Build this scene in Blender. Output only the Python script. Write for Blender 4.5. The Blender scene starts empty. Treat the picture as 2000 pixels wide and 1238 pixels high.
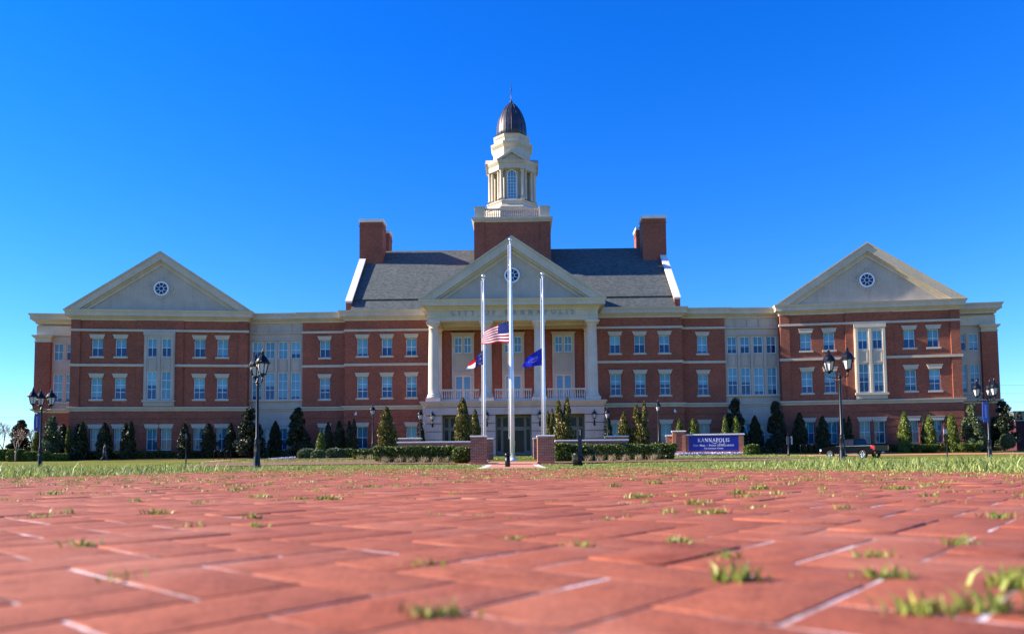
import bpy, math, random
import numpy as np
from mathutils import Vector, Matrix
random.seed(7); rng = np.random.default_rng(11)
R = math.radians
scene = bpy.context.scene
COL = scene.collection

# ------------------------------------------------------------------ camera
FPX, CXP, CYP = 1450.0, 1000.0, 815.0
PITCH, ROLL, HC = R(3.36), R(0.55), 0.095
fw = Vector((0, math.cos(PITCH), math.sin(PITCH)))
up0 = Vector((0, -math.sin(PITCH), math.cos(PITCH)))
rt0 = Vector((1, 0, 0))
rt = rt0*math.cos(ROLL) - up0*math.sin(ROLL)
up = up0*math.cos(ROLL) + rt0*math.sin(ROLL)
cam = bpy.data.cameras.new('camera'); camo = bpy.data.objects.new('camera', cam); COL.objects.link(camo)
camo.matrix_world = Matrix(((rt.x, up.x, -fw.x, 0), (rt.y, up.y, -fw.y, 0), (rt.z, up.z, -fw.z, HC), (0, 0, 0, 1)))
cam.sensor_width = 36; cam.lens = 36*FPX/2000
cam.shift_x = 0; cam.shift_y = (CYP-619)/2000
cam.clip_start = 0.02; cam.clip_end = 6000
cam.dof.use_dof = True; cam.dof.focus_distance = 45; cam.dof.aperture_fstop = 5.6
scene.camera = camo

# ------------------------------------------------------------------ sky and sun
SUN_E, SUN_D = R(28), R(2.6)
world = bpy.data.worlds.new("World"); scene.world = world; world.use_nodes = True
wn = world.node_tree.nodes; wl = world.node_tree.links
sky = wn.new('ShaderNodeTexSky'); sky.sky_type = 'NISHITA'; sky.sun_disc = False
sky.sun_elevation = SUN_E; sky.sun_rotation = -R(90) + SUN_D
sky.air_density = 1.0; sky.dust_density = 0.0; sky.ozone_density = 2.0; sky.altitude = 200
hs = wn.new('ShaderNodeHueSaturation'); hs.inputs['Saturation'].default_value = 1.35
tint = wn.new('ShaderNodeMix'); tint.data_type = 'RGBA'; tint.blend_type = 'MULTIPLY'; tint.inputs[0].default_value = 1; 
tcw = wn.new('ShaderNodeTexCoord'); spw = wn.new('ShaderNodeSeparateXYZ'); wl.new(tcw.outputs['Generated'], spw.inputs[0])
rpw = wn.new('ShaderNodeValToRGB'); rpw.color_ramp.elements[0].position = 0.0; rpw.color_ramp.elements[0].color = (.78,1.08,1.62,1)
rpw.color_ramp.elements[1].position = .5; rpw.color_ramp.elements[1].color = (.20,1.08,2.15,1); wl.new(spw.outputs[2], rpw.inputs[0]); wl.new(rpw.outputs[0], tint.inputs[7])
wl.new(sky.outputs[0], hs.inputs['Color']); wl.new(hs.outputs[0], tint.inputs[6]); wl.new(tint.outputs[2], wn['Background'].inputs['Color'])
wn['Background'].inputs['Strength'].default_value = 0.055
sl = bpy.data.lights.new('sun', 'SUN'); sl.energy = 5.0; sl.angle = R(0.5); sl.color = (1, 0.89, 0.73)
so = bpy.data.objects.new('sun', sl); COL.objects.link(so)
sdir = Vector((-math.cos(SUN_E)*math.cos(SUN_D), math.cos(SUN_E)*math.sin(SUN_D), math.sin(SUN_E)))
so.rotation_euler = sdir.to_track_quat('Z', 'Y').to_euler()
scene.view_settings.view_transform = 'Standard'; scene.view_settings.look = 'None'
scene.view_settings.exposure = 1.42; scene.view_settings.gamma = 1

# ------------------------------------------------------------------ helpers
def at(px, py, Y):
    d = fw + rt*((px-CXP)/FPX) - up*((py-CYP)/FPX)
    t = Y/d.y
    return Vector((d.x*t, Y, HC + d.z*t))
def lerp_tab(t, x):
    xs = [a for a, b in t]; ys = [b for a, b in t]
    return np.interp(x, xs, ys)
PC = [(0,-.035),(9.6,-.035),(13,-.10),(20,-.18),(27,-.165),(30,-.14),(35,-.05),(40,.13),(48,.33),(60,.45),(70,.5),(80,.62),(86,.75),(130,.8),(400,.2),(3000,-1)]
PS = [(0,-.035),(9.6,-.035),(13,-.10),(20,-.18),(27,-.17),(35,-.13),(43,-.09),(55,-.06),(65,.02),(70,.2),(76,.45),(82,.68),(88,.75),(130,.8),(400,.2),(3000,-1)]
def tz(X, Y):
    X = np.asarray(X, float); Y = np.asarray(Y, float)
    s = np.clip((np.abs(X)-16)/8, 0, 1); s = s*s*(3-2*s)
    z = lerp_tab(PC, Y)*(1-s) + lerp_tab(PS, Y)*s
    return z + .02*np.sin(X*.35+1.3)*np.sin(Y*.31)*np.clip((Y-11)/10, 0, 1)*np.clip((200-Y)/60,0,1)
def gz(X, Y): return float(tz(X, Y))

class MB:
    def __init__(s): s.v = []; s.f = []; s.m = []; s.sm = []
    def face(s, idx, m=0, sm=False): s.f.append(tuple(idx)); s.m.append(m); s.sm.append(sm)
    def poly(s, pts, m=0, sm=False):
        b = len(s.v); s.v += [tuple(p) for p in pts]; s.face(range(b, b+len(pts)), m, sm)
    def box(s, x0, x1, y0, y1, z0, z1, m=0):
        b = len(s.v)
        s.v += [(x0,y0,z0),(x1,y0,z0),(x1,y1,z0),(x0,y1,z0),(x0,y0,z1),(x1,y0,z1),(x1,y1,z1),(x0,y1,z1)]
        for f in ((0,3,2,1),(4,5,6,7),(0,1,5,4),(1,2,6,5),(2,3,7,6),(3,0,4,7)): s.face([b+i for i in f], m)
        return s
    def rings(s, rings, m=0, sm=False, cap=True):
        n = len(rings[0]); b = len(s.v)
        for r_ in rings: s.v += [tuple(p) for p in r_]
        for k in range(len(rings)-1):
            for i in range(n):
                j = (i+1) % n
                s.face((b+k*n+i, b+k*n+j, b+(k+1)*n+j, b+(k+1)*n+i), m, sm)
        if cap:
            s.face([b+i for i in range(n)][::-1], m); s.face([b+(len(rings)-1)*n+i for i in range(n)], m)
        return s
    def rect(s, x0, x1, y0, y1, prof, m=0):
        return s.rings([[(x0-p,y0-p,z),(x1+p,y0-p,z),(x1+p,y1+p,z),(x0-p,y1+p,z)] for p, z in prof], m)
    def lathe(s, cx, cy, prof, n=24, m=0, sm=True, rot=0.0):
        return s.rings([[(cx+r_*math.cos(rot+2*math.pi*i/n), cy+r_*math.sin(rot+2*math.pi*i/n), z) for i in range(n)] for r_, z in prof], m, sm)
    def tube(s, pts, rad, n=6, m=0, sm=True):
        pts = [Vector(p) for p in pts]; rs = rad if isinstance(rad, (list, tuple)) else [rad]*len(pts)
        rings = []
        for k, p in enumerate(pts):
            d = (pts[min(k+1, len(pts)-1)] - pts[max(k-1, 0)]).normalized()
            a = d.cross(Vector((0,0,1)) if abs(d.z) < .9 else Vector((0,1,0))).normalized(); c = a.cross(d)
            rings.append([p + (a*math.cos(2*math.pi*i/n) + c*math.sin(2*math.pi*i/n))*rs[k] for i in range(n)])
        return s.rings(rings, m, sm)
    def prism(s, pts, y0, y1, m=0):      # polygon in x,z extruded along y
        b = len(s.v); n = len(pts)
        s.v += [(x, y0, z) for x, z in pts] + [(x, y1, z) for x, z in pts]
        s.face([b+i for i in range(n)], m); s.face([b+n+i for i in range(n)][::-1], m)
        for i in range(n):
            j = (i+1) % n; s.face((b+i, b+n+i, b+n+j, b+j), m)
        return s
    def slab(s, x0, x1, z0, z1, yf, yb, holes=(), m=0, back=False):   # upright slab with rectangular holes
        xs = sorted({x0, x1} | {min(max(v, x0), x1) for h in holes for v in h[:2]})
        zs = sorted({z0, z1} | {min(max(v, z0), z1) for h in holes for v in h[2:]})
        def solid(i, k):
            if i < 0 or k < 0 or i >= len(xs)-1 or k >= len(zs)-1: return False
            cx, cz = (xs[i]+xs[i+1])/2, (zs[k]+zs[k+1])/2
            return not any(h[0] < cx < h[1] and h[2] < cz < h[3] for h in holes)
        for i in range(len(xs)-1):
            for k in range(len(zs)-1):
                if not solid(i, k): continue
                a, b_, c, d = xs[i], xs[i+1], zs[k], zs[k+1]
                s.poly([(a,yf,c),(b_,yf,c),(b_,yf,d),(a,yf,d)], m)
                if back: s.poly([(a,yb,d),(b_,yb,d),(b_,yb,c),(a,yb,c)], m)
                if not solid(i-1, k): s.poly([(a,yb,c),(a,yf,c),(a,yf,d),(a,yb,d)], m)
                if not solid(i+1, k): s.poly([(b_,yf,c),(b_,yb,c),(b_,yb,d),(b_,yf,d)], m)
                if not solid(i, k-1): s.poly([(a,yb,c),(b_,yb,c),(b_,yf,c),(a,yf,c)], m)
                if not solid(i, k+1): s.poly([(a,yf,d),(b_,yf,d),(b_,yb,d),(a,yb,d)], m)
        return s
    def mesh(s, name, mats):
        me = bpy.data.meshes.new(name); me.from_pydata(s.v, [], s.f)
        for m in (mats if isinstance(mats, (list, tuple)) else [mats]): me.materials.append(m)
        me.polygons.foreach_set('material_index', s.m); me.polygons.foreach_set('use_smooth', s.sm)
        me.update(); return me
    def build(s, name, mats, parent=None, loc=None, rot=0.0):
        o = bpy.data.objects.new(name, s.mesh(name, mats)); COL.objects.link(o)
        if parent: o.parent = parent
        if loc is not None: o.location = loc
        o.rotation_euler = (0, 0, rot); return o
def tag(o, label=None, cat=None, group=None, kind=None):
    if label: o['label'] = label
    if cat: o['category'] = cat
    if group: o['group'] = group
    if kind: o['kind'] = kind
    return o
def empty(name, loc, rot=0.0):
    o = bpy.data.objects.new(name, None); COL.objects.link(o); o.location = loc; o.rotation_euler = (0,0,rot); o.empty_display_size = .2
    return o
def obj(name, me, parent=None, loc=(0,0,0), rot=0.0, scale=None):
    o = bpy.data.objects.new(name, me); COL.objects.link(o); o.parent = parent; o.location = loc; o.rotation_euler = (0,0,rot)
    if scale is not None: o.scale = scale
    return o
def copy_tree(o, parent=None):
    c = o.copy(); COL.objects.link(c); c.parent = parent
    for ch in list(o.children): copy_tree(ch, c)
    return c
def soup(name, V, F, mats, parent=None, attr=None, smooth=False):   # numpy mesh
    me = bpy.data.meshes.new(name)
    V = np.asarray(V, np.float32); F = np.asarray(F, np.int32)
    me.vertices.add(len(V)); me.vertices.foreach_set('co', V.ravel())
    k = F.shape[1]; me.loops.add(F.size); me.loops.foreach_set('vertex_index', F.ravel())
    me.polygons.add(len(F)); me.polygons.foreach_set('loop_start', np.arange(len(F), dtype=np.int32)*k)
    me.update(calc_edges=True)
    if smooth: me.polygons.foreach_set('use_smooth', np.ones(len(F), bool))
    if attr is not None:
        a = me.attributes.new('tone', 'FLOAT', 'POINT'); a.data.foreach_set('value', np.asarray(attr, np.float32))
    for m in (mats if isinstance(mats, (list, tuple)) else [mats]): me.materials.append(m)
    if name is None: return me
    me.validate()
    return me

# ------------------------------------------------------------------ materials
class NT:
    def __init__(s, name):
        s.mat = bpy.data.materials.new(name); s.mat.use_nodes = True
        s.n = s.mat.node_tree.nodes; s.l = s.mat.node_tree.links; s.b = s.n['Principled BSDF']
    def node(s, t, **kw):
        n = s.n.new(t)
        for k, v in kw.items():
            if hasattr(n, k): setattr(n, k, v)
            else: n.inputs[k].default_value = v
        return n
    def coord(s, out='Object'): return s.node('ShaderNodeTexCoord').outputs[out]
    def math(s, op, a, b=None, clamp=False):
        n = s.n.new('ShaderNodeMath'); n.operation = op; n.use_clamp = clamp
        for i, v in enumerate((a, b)):
            if v is None: continue
            if isinstance(v, (int, float)): n.inputs[i].default_value = v
            else: s.l.new(v, n.inputs[i])
        return n.outputs[0]
    def noise(s, vec, scale, detail=4, rough=.55):
        n = s.n.new('ShaderNodeTexNoise'); n.inputs['Scale'].default_value = scale; n.inputs['Detail'].default_value = detail
        n.inputs['Roughness'].default_value = rough
        if vec is not None: s.l.new(vec, n.inputs['Vector'])
        return n.outputs['Fac']
    def ramp(s, fac, stops):
        n = s.n.new('ShaderNodeValToRGB'); e = n.color_ramp.elements
        while len(e) < len(stops): e.new(.5)
        for i, (p, c) in enumerate(stops): e[i].position = p; e[i].color = (*c, 1) if len(c) == 3 else c
        s.l.new(fac, n.inputs[0]); return n.outputs[0]
    def mix(s, fac, a, b, mode='MIX'):
        n = s.n.new('ShaderNodeMix'); n.data_type = 'RGBA'; n.blend_type = mode
        for i, v in ((0, fac), (6, a), (7, b)):
            if isinstance(v, (int, float)): n.inputs[i].default_value = v
            elif isinstance(v, tuple): n.inputs[i].default_value = (*v, 1)
            else: s.l.new(v, n.inputs[i])
        return n.outputs[2]
    def bump(s, h, strength=.3, dist=.02):
        n = s.n.new('ShaderNodeBump'); n.inputs['Strength'].default_value = strength; n.inputs['Distance'].default_value = dist
        s.l.new(h, n.inputs['Height']); s.l.new(n.outputs[0], s.b.inputs['Normal'])
    def col(s, c):
        if isinstance(c, tuple): s.b.inputs['Base Color'].default_value = (*c, 1)
        else: s.l.new(c, s.b.inputs['Base Color'])
    def set(s, **kw):
        for k, v in kw.items(): s.b.inputs[k.replace('_', ' ')].default_value = v
        return s.mat
def plain(name, c, rough=.6, metal=0.0, var=.12, scale=3.0, bump=0.0):
    t = NT(name); v = t.noise(t.coord(), scale, 5)
    lo = tuple(x*(1-var) for x in c); hi = tuple(min(1, x*(1+var)) for x in c)
    t.col(t.ramp(v, [(.3, lo), (.7, hi)])); t.set(Roughness=rough, Metallic=metal)
    if bump: t.bump(t.noise(t.coord(), scale*8, 4), bump, .01)
    return t.mat
def brick_mat(name, c1, c2, mortar, rot=False, var=.25):
    t = NT(name); g = t.node('ShaderNodeTexCoord'); sp = t.n.new('ShaderNodeSeparateXYZ'); t.l.new(g.outputs['Object'], sp.inputs[0])
    u = t.math('ADD', sp.outputs[0], sp.outputs[1]); cb = t.n.new('ShaderNodeCombineXYZ')
    t.l.new(u, cb.inputs[0]); t.l.new(sp.outputs[2], cb.inputs[1])
    b = t.node('ShaderNodeTexBrick'); b.inputs['Scale'].default_value = 1.0; b.inputs['Brick Width'].default_value = .215; b.inputs['Row Height'].default_value = .076
    b.inputs['Mortar Size'].default_value = .007; b.inputs['Color1'].default_value = (*c1, 1); b.inputs['Color2'].default_value = (*c2, 1); b.inputs['Mortar'].default_value = (*mortar, 1)
    b.inputs['Bias'].default_value = -.1
    t.l.new(cb.outputs[0], b.inputs['Vector'])
    n = t.noise(cb.outputs[0], .35, 6, .6); st = t.n.new('ShaderNodeMapping'); st.inputs['Scale'].default_value = (1, 6, 1); t.l.new(cb.outputs[0], st.inputs[0])
    n2 = t.noise(st.outputs[0], 2.2, 4, .7)
    shade = t.ramp(n, [(.3, (1-var,)*3), (.7, (1+var*.6, 1+var*.5, 1+var*.5))]); shade2 = t.ramp(n2, [(.35, (.72,.72,.74)), (.65, (1.18,1.16,1.14))])
    t.col(t.mix(1.0, t.mix(1.0, b.outputs['Color'], shade, 'MULTIPLY'), shade2, 'MULTIPLY')); t.set(Roughness=.85)
    t.bump(t.math('SUBTRACT', 1.0, b.outputs['Fac']), .35, .006)
    return t.mat
M = {}
M['brick'] = brick_mat('wall_brick', (.365,.090,.040), (.225,.046,.024), (.23,.13,.09))
M['brick2'] = brick_mat('low_wall_brick', (.42,.115,.048), (.26,.062,.03), (.50,.40,.32))
M['brick3'] = brick_mat('sign_brick', (.36,.12,.06), (.28,.08,.04), (.34,.22,.16))
def cream(name, c, joints=None):
    t = NT(name); co = t.coord(); n = t.noise(co, .6, 6, .6); n2 = t.noise(co, 9, 4)
    a = t.ramp(n, [(.3, tuple(x*.86 for x in c)), (.7, tuple(x*1.08 for x in c))])
    mp = t.n.new('ShaderNodeMapping'); mp.inputs['Scale'].default_value = (3, 3, .25); t.l.new(co, mp.inputs[0])
    n3 = t.noise(mp.outputs[0], 1.6, 5, .65)
    a = t.mix(1.0, a, t.ramp(n3, [(.32, (.91,.90,.89)), (.5, (1,1,1))]), 'MULTIPLY')
    t.col(t.mix(1.0, a, t.ramp(n2, [(.3, (.95,.95,.95)), (.7, (1.04,1.04,1.04))]), 'MULTIPLY')); t.set(Roughness=.8)
    t.bump(n2, .12, .01); return t.mat
M['cream'] = cream('cream_stone', (.54,.465,.355))
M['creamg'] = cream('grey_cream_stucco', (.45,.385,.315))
M['stone'] = cream('pink_cast_stone', (.62,.40,.35))
M['column'] = cream('column_stone', (.64,.52,.43))
M['coping'] = cream('pale_coping', (.74,.71,.68))
M['white'] = plain('white_frame_paint', (.74,.78,.82), .4)
M['tan'] = plain('tan_door_paint', (.22,.17,.145), .5)
M['black'] = plain('black_painted_iron', (.005,.006,.009), .35, 0.0, .3); M['black'].node_tree.nodes['Principled BSDF'].inputs['Specular IOR Level'].default_value = .3
M['darkplastic'] = plain('black_plastic', (.015,.016,.02), .45)
M['pole'] = plain('brushed_aluminium_pole', (.74,.76,.80), .28, .35, .05)
M['goldball'] = plain('polished_ball', (.8,.8,.8), .15, .8, .02)
M['copper'] = plain('dark_copper', (.045,.042,.055), .42, .35, .4, 1.2)
M['concrete'] = plain('concrete_kerb', (.52,.47,.40), .85, 0, .2, 4, .2)
M['bark'] = plain('bark', (.09,.07,.055), .9, 0, .35, 12, .5)
M['palebark'] = plain('pale_bark', (.34,.26,.20), .85, 0, .3, 8, .3)
M['greybark'] = plain('grey_bark', (.20,.16,.15), .85, 0, .3, 8, .3)
M['mulch'] = plain('pine_mulch', (.17,.075,.04), .95, 0, .45, 6, .8)
M['lampglass'] = plain('frosted_lamp_glass', (.62,.58,.60), .25, 0, .03)
M['signblue'] = plain('blue_sign_panel', (.002,.008,.22), .45, 0, .08)
M['letter'] = plain('white_lettering', (.82,.83,.86), .5, 0, .02)
M['metalletter'] = plain('grey_metal_letters', (.26,.26,.36), .5, .0, .1)
M['brick_path'] = None
def shingles():
    t = NT('roof_shingles'); g = t.coord(); sp = t.n.new('ShaderNodeSeparateXYZ'); t.l.new(g, sp.inputs[0])
    cb = t.n.new('ShaderNodeCombineXYZ'); t.l.new(sp.outputs[0], cb.inputs[0]); t.l.new(t.math('MULTIPLY', sp.outputs[2], 1.5), cb.inputs[1])
    b = t.node('ShaderNodeTexBrick'); b.inputs['Scale'].default_value = 1; b.inputs['Brick Width'].default_value = .33; b.inputs['Row Height'].default_value = .21
    b.inputs['Mortar Size'].default_value = .012; b.inputs['Color1'].default_value = (.10,.118,.118,1); b.inputs['Color2'].default_value = (.052,.066,.070,1); b.inputs['Mortar'].default_value = (.03,.033,.035,1)
    t.l.new(cb.outputs[0], b.inputs['Vector']); n = t.noise(cb.outputs[0], 2.4, 5, .7)
    t.col(t.mix(1.0, b.outputs['Color'], t.ramp(n, [(.3, (.75,.77,.77)), (.7, (1.25,1.22,1.15))]), 'MULTIPLY')); t.set(Roughness=.9)
    t.bump(t.noise(cb.outputs[0], 5, 3), .4, .03); return t.mat
M['shingle'] = shingles()
def pane_mat(name, lo, hi, rnd=True, th=.45):
    t = NT(name); sp = t.n.new('ShaderNodeSeparateXYZ'); t.l.new(t.coord('Generated'), sp.inputs[0])
    oi = t.n.new('ShaderNodeObjectInfo')
    lim = t.math('MULTIPLY', t.ramp(oi.outputs['Random'], [(.0, (0,0,0)), (.35, (.5,.5,.5)), (.6, (.5,.5,.5)), (.8, (.25,.25,.25)), (1, (0,0,0))]), 1.0)
    f = t.math('GREATER_THAN', sp.outputs[2], lim)
    n = t.noise(t.coord(), 1.1, 3)
    var = t.ramp(t.math('FRACT', t.math('MULTIPLY', oi.outputs['Random'], 7.31)), [(0, (.45,.5,.55)), (.25, (.8,.85,.85)), (.7, (1.05,1.05,1.05)), (1, (1.25,1.3,1.25))])  # per-pane brightness imitates differing reflections, painted into the glass colour
    t.col(t.mix(1.0, t.mix(f, lo, t.mix(n, hi, tuple(x*.6 for x in hi))), var, 'MULTIPLY'))
    t.set(Roughness=.03, IOR=1.5)
    return t.mat
M['pane'] = pane_mat('window_glass_with_blinds', (.008,.05,.15), (.17,.42,.54))
M['pane_g'] = pane_mat('ground_window_glass_with_blinds', (.02,.10,.15), (.07,.29,.33))
M['pane_r'] = plain('round_window_glass', (.01,.02,.08), .05)
M['pane_b'] = plain('balcony_glass', (.10,.26,.40), .05)
M['pane_m'] = NT('entrance_glass').set(Base_Color=(.010,.010,.014,1), Roughness=.12, IOR=1.3)
def foliage(name, dark, light, trans=.25, rough=.5):
    t = NT(name); a = t.n.new('ShaderNodeAttribute'); a.attribute_name = 'tone'
    n = t.noise(t.coord(), 1.6, 3)
    f = t.math('ADD', t.math('MULTIPLY', a.outputs['Fac'], .7), t.math('MULTIPLY', n, .45), True)
    c = t.ramp(f, [(.15, dark), (.85, light)]); t.col(c); t.set(Roughness=rough)
    tr = t.n.new('ShaderNodeBsdfTranslucent'); t.l.new(c, tr.inputs['Color']); mx = t.n.new('ShaderNodeMixShader'); mx.inputs[0].default_value = trans
    t.l.new(t.b.outputs[0], mx.inputs[1]); t.l.new(tr.outputs[0], mx.inputs[2]); t.l.new(mx.outputs[0], t.n['Material Output'].inputs['Surface'])
    return t.mat
M['arbor'] = foliage('dark_arborvitae_foliage', (.004,.008,.002), (.034,.044,.007), .08)  # evergreens standing in shade: the shade is darkened into their leaf colour
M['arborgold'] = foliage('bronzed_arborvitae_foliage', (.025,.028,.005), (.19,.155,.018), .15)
M['arborlime'] = foliage('lime_arborvitae_foliage', (.028,.045,.006), (.19,.23,.025), .15)  # evergreens standing in sun: the sunlight is brightened into their leaf colour
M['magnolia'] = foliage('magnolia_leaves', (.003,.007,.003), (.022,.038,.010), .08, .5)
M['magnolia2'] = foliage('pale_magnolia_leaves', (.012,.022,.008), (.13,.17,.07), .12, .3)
M['box'] = foliage('boxwood_leaves', (.008,.022,.003), (.14,.20,.02), .2)
M['boxpale'] = foliage('pale_shrub_leaves', (.03,.045,.02), (.16,.2,.08), .2)
M['blade'] = foliage('grass_blades', (.02,.07,.003), (.42,.46,.12), .3)
M['weed'] = foliage('joint_weeds', (.025,.07,.005), (.38,.42,.08), .3)
M['drygrass'] = foliage('dry_ornamental_grass', (.16,.12,.05), (.5,.4,.22), .2)
M['brownleaf'] = foliage('brown_winter_leaves', (.10,.045,.02), (.30,.16,.08), .2)
M['flower'] = foliage('pansies', (.07,.04,.25), (.75,.72,.85), .2)
def lawn():
    t = NT('lawn_ground'); co = t.coord(); n = t.noise(co, .25, 6, .6); n2 = t.noise(co, 12, 6, .75)
    a = t.ramp(n, [(.3, (.10,.13,.018)), (.55, (.16,.17,.028)), (.75, (.22,.19,.05))])
    t.col(t.mix(1.0, a, t.ramp(n2, [(.3, (.55,.6,.5)), (.7, (1.4,1.35,1.3))]), 'MULTIPLY')); t.set(Roughness=.95)
    t.b.inputs['Specular IOR Level'].default_value = .1
    t.bump(n2, 1, .05); return t.mat
M['lawn'] = lawn()
def paver(name='paver_brick', scale=1.0):
    t = NT(name); co = t.coord('Object'); g = t.n.new('ShaderNodeNewGeometry')
    n = t.noise(co, 38, 6, .65); n2 = t.noise(co, 190, 4, .7); n3 = t.noise(co, 3.5, 4)
    base = t.ramp(g.outputs['Random Per Island'], [(0, (.26,.072,.040)), (.35, (.31,.090,.049)), (.7, (.335,.100,.054)), (1, (.285,.075,.040))])
    c = t.mix(1.0, base, t.ramp(n, [(.28, (.62,.58,.58)), (.45, (.97,.97,.97)), (.7, (1.12,1.12,1.1))]), 'MULTIPLY')
    c = t.mix(1.0, c, t.ramp(n2, [(.3, (.70,.68,.68)), (.7, (1.2,1.2,1.2))]), 'MULTIPLY')
    c = t.mix(t.ramp(n3, [(.5, (0,0,0)), (.75, (.45,.45,.45))]), c, (.47,.22,.155))
    n4 = t.noise(co, 9, 6, .7); c = t.mix(1.0, c, t.ramp(n4, [(.32, (.66,.60,.58)), (.44, (1,1,1))]), 'MULTIPLY')
    t.col(c); t.set(Roughness=.85); t.b.inputs['Specular IOR Level'].default_value = .2; t.bump(t.math('ADD', n, t.math('MULTIPLY', n2, .5)), .8, .0022); return t.mat
M['paver'] = paver()
def sand():
    t = NT('joint_sand'); co = t.coord('Object'); n = t.noise(co, 5, 4, .6); n2 = t.noise(co, 300, 3, .8)
    c = t.ramp(n, [(.34, (.09,.035,.03)), (.45, (.24,.09,.065)), (.51, (.48,.32,.29)), (.58, (.80,.71,.72))])
    t.col(t.mix(1.0, c, t.ramp(n2, [(.3, (.5,.5,.5)), (.7, (1.3,1.3,1.3))]), 'MULTIPLY')); t.set(Roughness=.95); t.bump(n2, .8, .002); return t.mat
M['sand'] = sand()
def pathmat():
    t = NT('distant_brick_path'); co = t.coord(); b = t.node('ShaderNodeTexBrick'); b.inputs['Scale'].default_value = 1; b.inputs['Brick Width'].default_value = .2; b.inputs['Row Height'].default_value = .1
    b.inputs['Mortar Size'].default_value = .006; b.inputs['Color1'].default_value = (.55,.2,.11,1); b.inputs['Color2'].default_value = (.42,.13,.08,1); b.inputs['Mortar'].default_value = (.4,.28,.22,1)
    t.l.new(co, b.inputs['Vector']); t.col(b.outputs['Color']); t.set(Roughness=.9); return t.mat
M['brick_path'] = pathmat()

# ------------------------------------------------------------------ lettering (stroke built roman capitals)
def arc(cx, cy, rx, ry, a0, a1, n=14): return [(cx+rx*math.cos(R(a0+(a1-a0)*i/n)), cy+ry*math.sin(R(a0+(a1-a0)*i/n))) for i in range(n+1)]
TK, TN = .15, .075
def stem(x, serif=True, y0=0, y1=1): return [([(x,y0),(x,y1)], TK)] + ([([(x-.14,y0+.03),(x+.14,y0+.03)], .06), ([(x-.14,y1-.03),(x+.14,y1-.03)], .06)] if serif else [])
GL = {
 'A': (.86, [([(.08,0),(.43,1)], TN), ([(.43,1),(.78,0)], TK), ([(.2,.36),(.66,.36)], TN), ([(-.02,.03),(.2,.03)], .06), ([(.66,.03),(.9,.03)], .06)]),
 'C': (.82, [(arc(.48,.5,.4,.46,50,310,18), 'c'), ([(.74,.98),(.74,.74)], .06), ([(.74,.02),(.74,.26)], .06)]),
 'D': (.84, stem(.16) + [([(.16,.96),(.36,.96)], TN), (arc(.34,.5,.42,.46,90,-90,16), 'c'), ([(.16,.04),(.36,.04)], TN)]),
 'E': (.64, stem(.16) + [([(.16,.96),(.56,.96)], TN), ([(.16,.52),(.48,.52)], TN), ([(.16,.04),(.6,.04)], TN), ([(.58,.0),(.58,.2)], .06), ([(.55,1),(.55,.8)], .06)]),
 'F': (.60, stem(.16) + [([(.16,.96),(.56,.96)], TN), ([(.16,.52),(.48,.52)], TN), ([(.55,1),(.55,.8)], .06)]),
 'H': (.88, stem(.16) + stem(.72) + [([(.16,.52),(.72,.52)], TN)]),
 'I': (.34, stem(.17)),
 'K': (.80, stem(.16) + [([(.2,.46),(.66,1)], TN), ([(.32,.56),(.76,0)], TK), ([(.64,.03),(.88,.03)], .06), ([(.52,.97),(.76,.97)], .06)]),
 'L': (.62, stem(.16) + [([(.16,.04),(.6,.04)], TN), ([(.58,0),(.58,.22)], .06)]),
 'N': (.90, [([(.14,0),(.14,1)], TN), ([(.12,1),(.74,0)], TK), ([(.74,0),(.74,1)], TN), ([(.02,.03),(.27,.03)], .06), ([(.61,.97),(.87,.97)], .06), ([(.0,.97),(.16,.97)], .06)]),
 'O': (.92, [(arc(.46,.5,.4,.46,0,360,26), 'c')]),
 'P': (.66, stem(.16) + [([(.16,.96),(.34,.96)], TN), (arc(.34,.72,.24,.24,90,-90,12), 'c'), ([(.16,.48),(.34,.48)], TN)]),
 'Q': (.92, [(arc(.46,.5,.4,.46,0,360,26), 'c'), ([(.5,.06),(.92,-.2)], TK)]),
 'R': (.78, stem(.16) + [([(.16,.96),(.34,.96)], TN), (arc(.34,.73,.23,.23,90,-90,12), 'c'), ([(.16,.5),(.34,.5)], TN), ([(.38,.5),(.76,0)], TK)]),
 'S': (.58, [(arc(.3,.74,.2,.23,40,250,12)[:] + arc(.28,.26,.23,.23,75,-150,12), .115), ([(.47,.98),(.47,.78)], .05), ([(.06,.02),(.06,.24)], .05)]),
 'T': (.72, stem(.36, False) + [([(.22,.03),(.5,.03)], .06), ([(.04,.96),(.68,.96)], TN), ([(.06,1),(.06,.8)], .06), ([(.66,1),(.66,.8)], .06)]),
 'U': (.84, [([(.16,1),(.16,.4)], TK), (arc(.42,.38,.26,.36,180,360,12), .1), ([(.68,.38),(.68,1)], TN), ([(.02,.97),(.3,.97)], .06), ([(.56,.97),(.82,.97)], .06)]),
 'Y': (.78, [([(.39,0),(.39,.5)], TK), ([(.39,.48),(.08,1)], TK), ([(.39,.48),(.7,1)], TN), ([(.26,.03),(.54,.03)], .06), ([(-.02,.97),(.2,.97)], .06), ([(.6,.97),(.82,.97)], .06)]),
 '*': (.5, [(arc(.22,.42,.07,.07,0,360,8), .14)]), ' ': (.5, [])}
def ribbon(pts, w):
    q = []
    for (x0, y0), (x1, y1) in zip(pts[:-1], pts[1:]):
        dx, dy = x1-x0, y1-y0; L = math.hypot(dx, dy) or 1e-6
        ww = (TN + (TK-TN)*abs(dy/L)**1.5) if w == 'c' else w
        nx, ny = -dy/L*ww/2, dx/L*ww/2; ex, ey = dx/L*.012, dy/L*.012
        q.append([(x0+nx-ex,y0+ny-ey),(x0-nx-ex,y0-ny-ey),(x1-nx+ex,y1-ny+ey),(x1+nx+ex,y1+ny+ey)])
    return q
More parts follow.
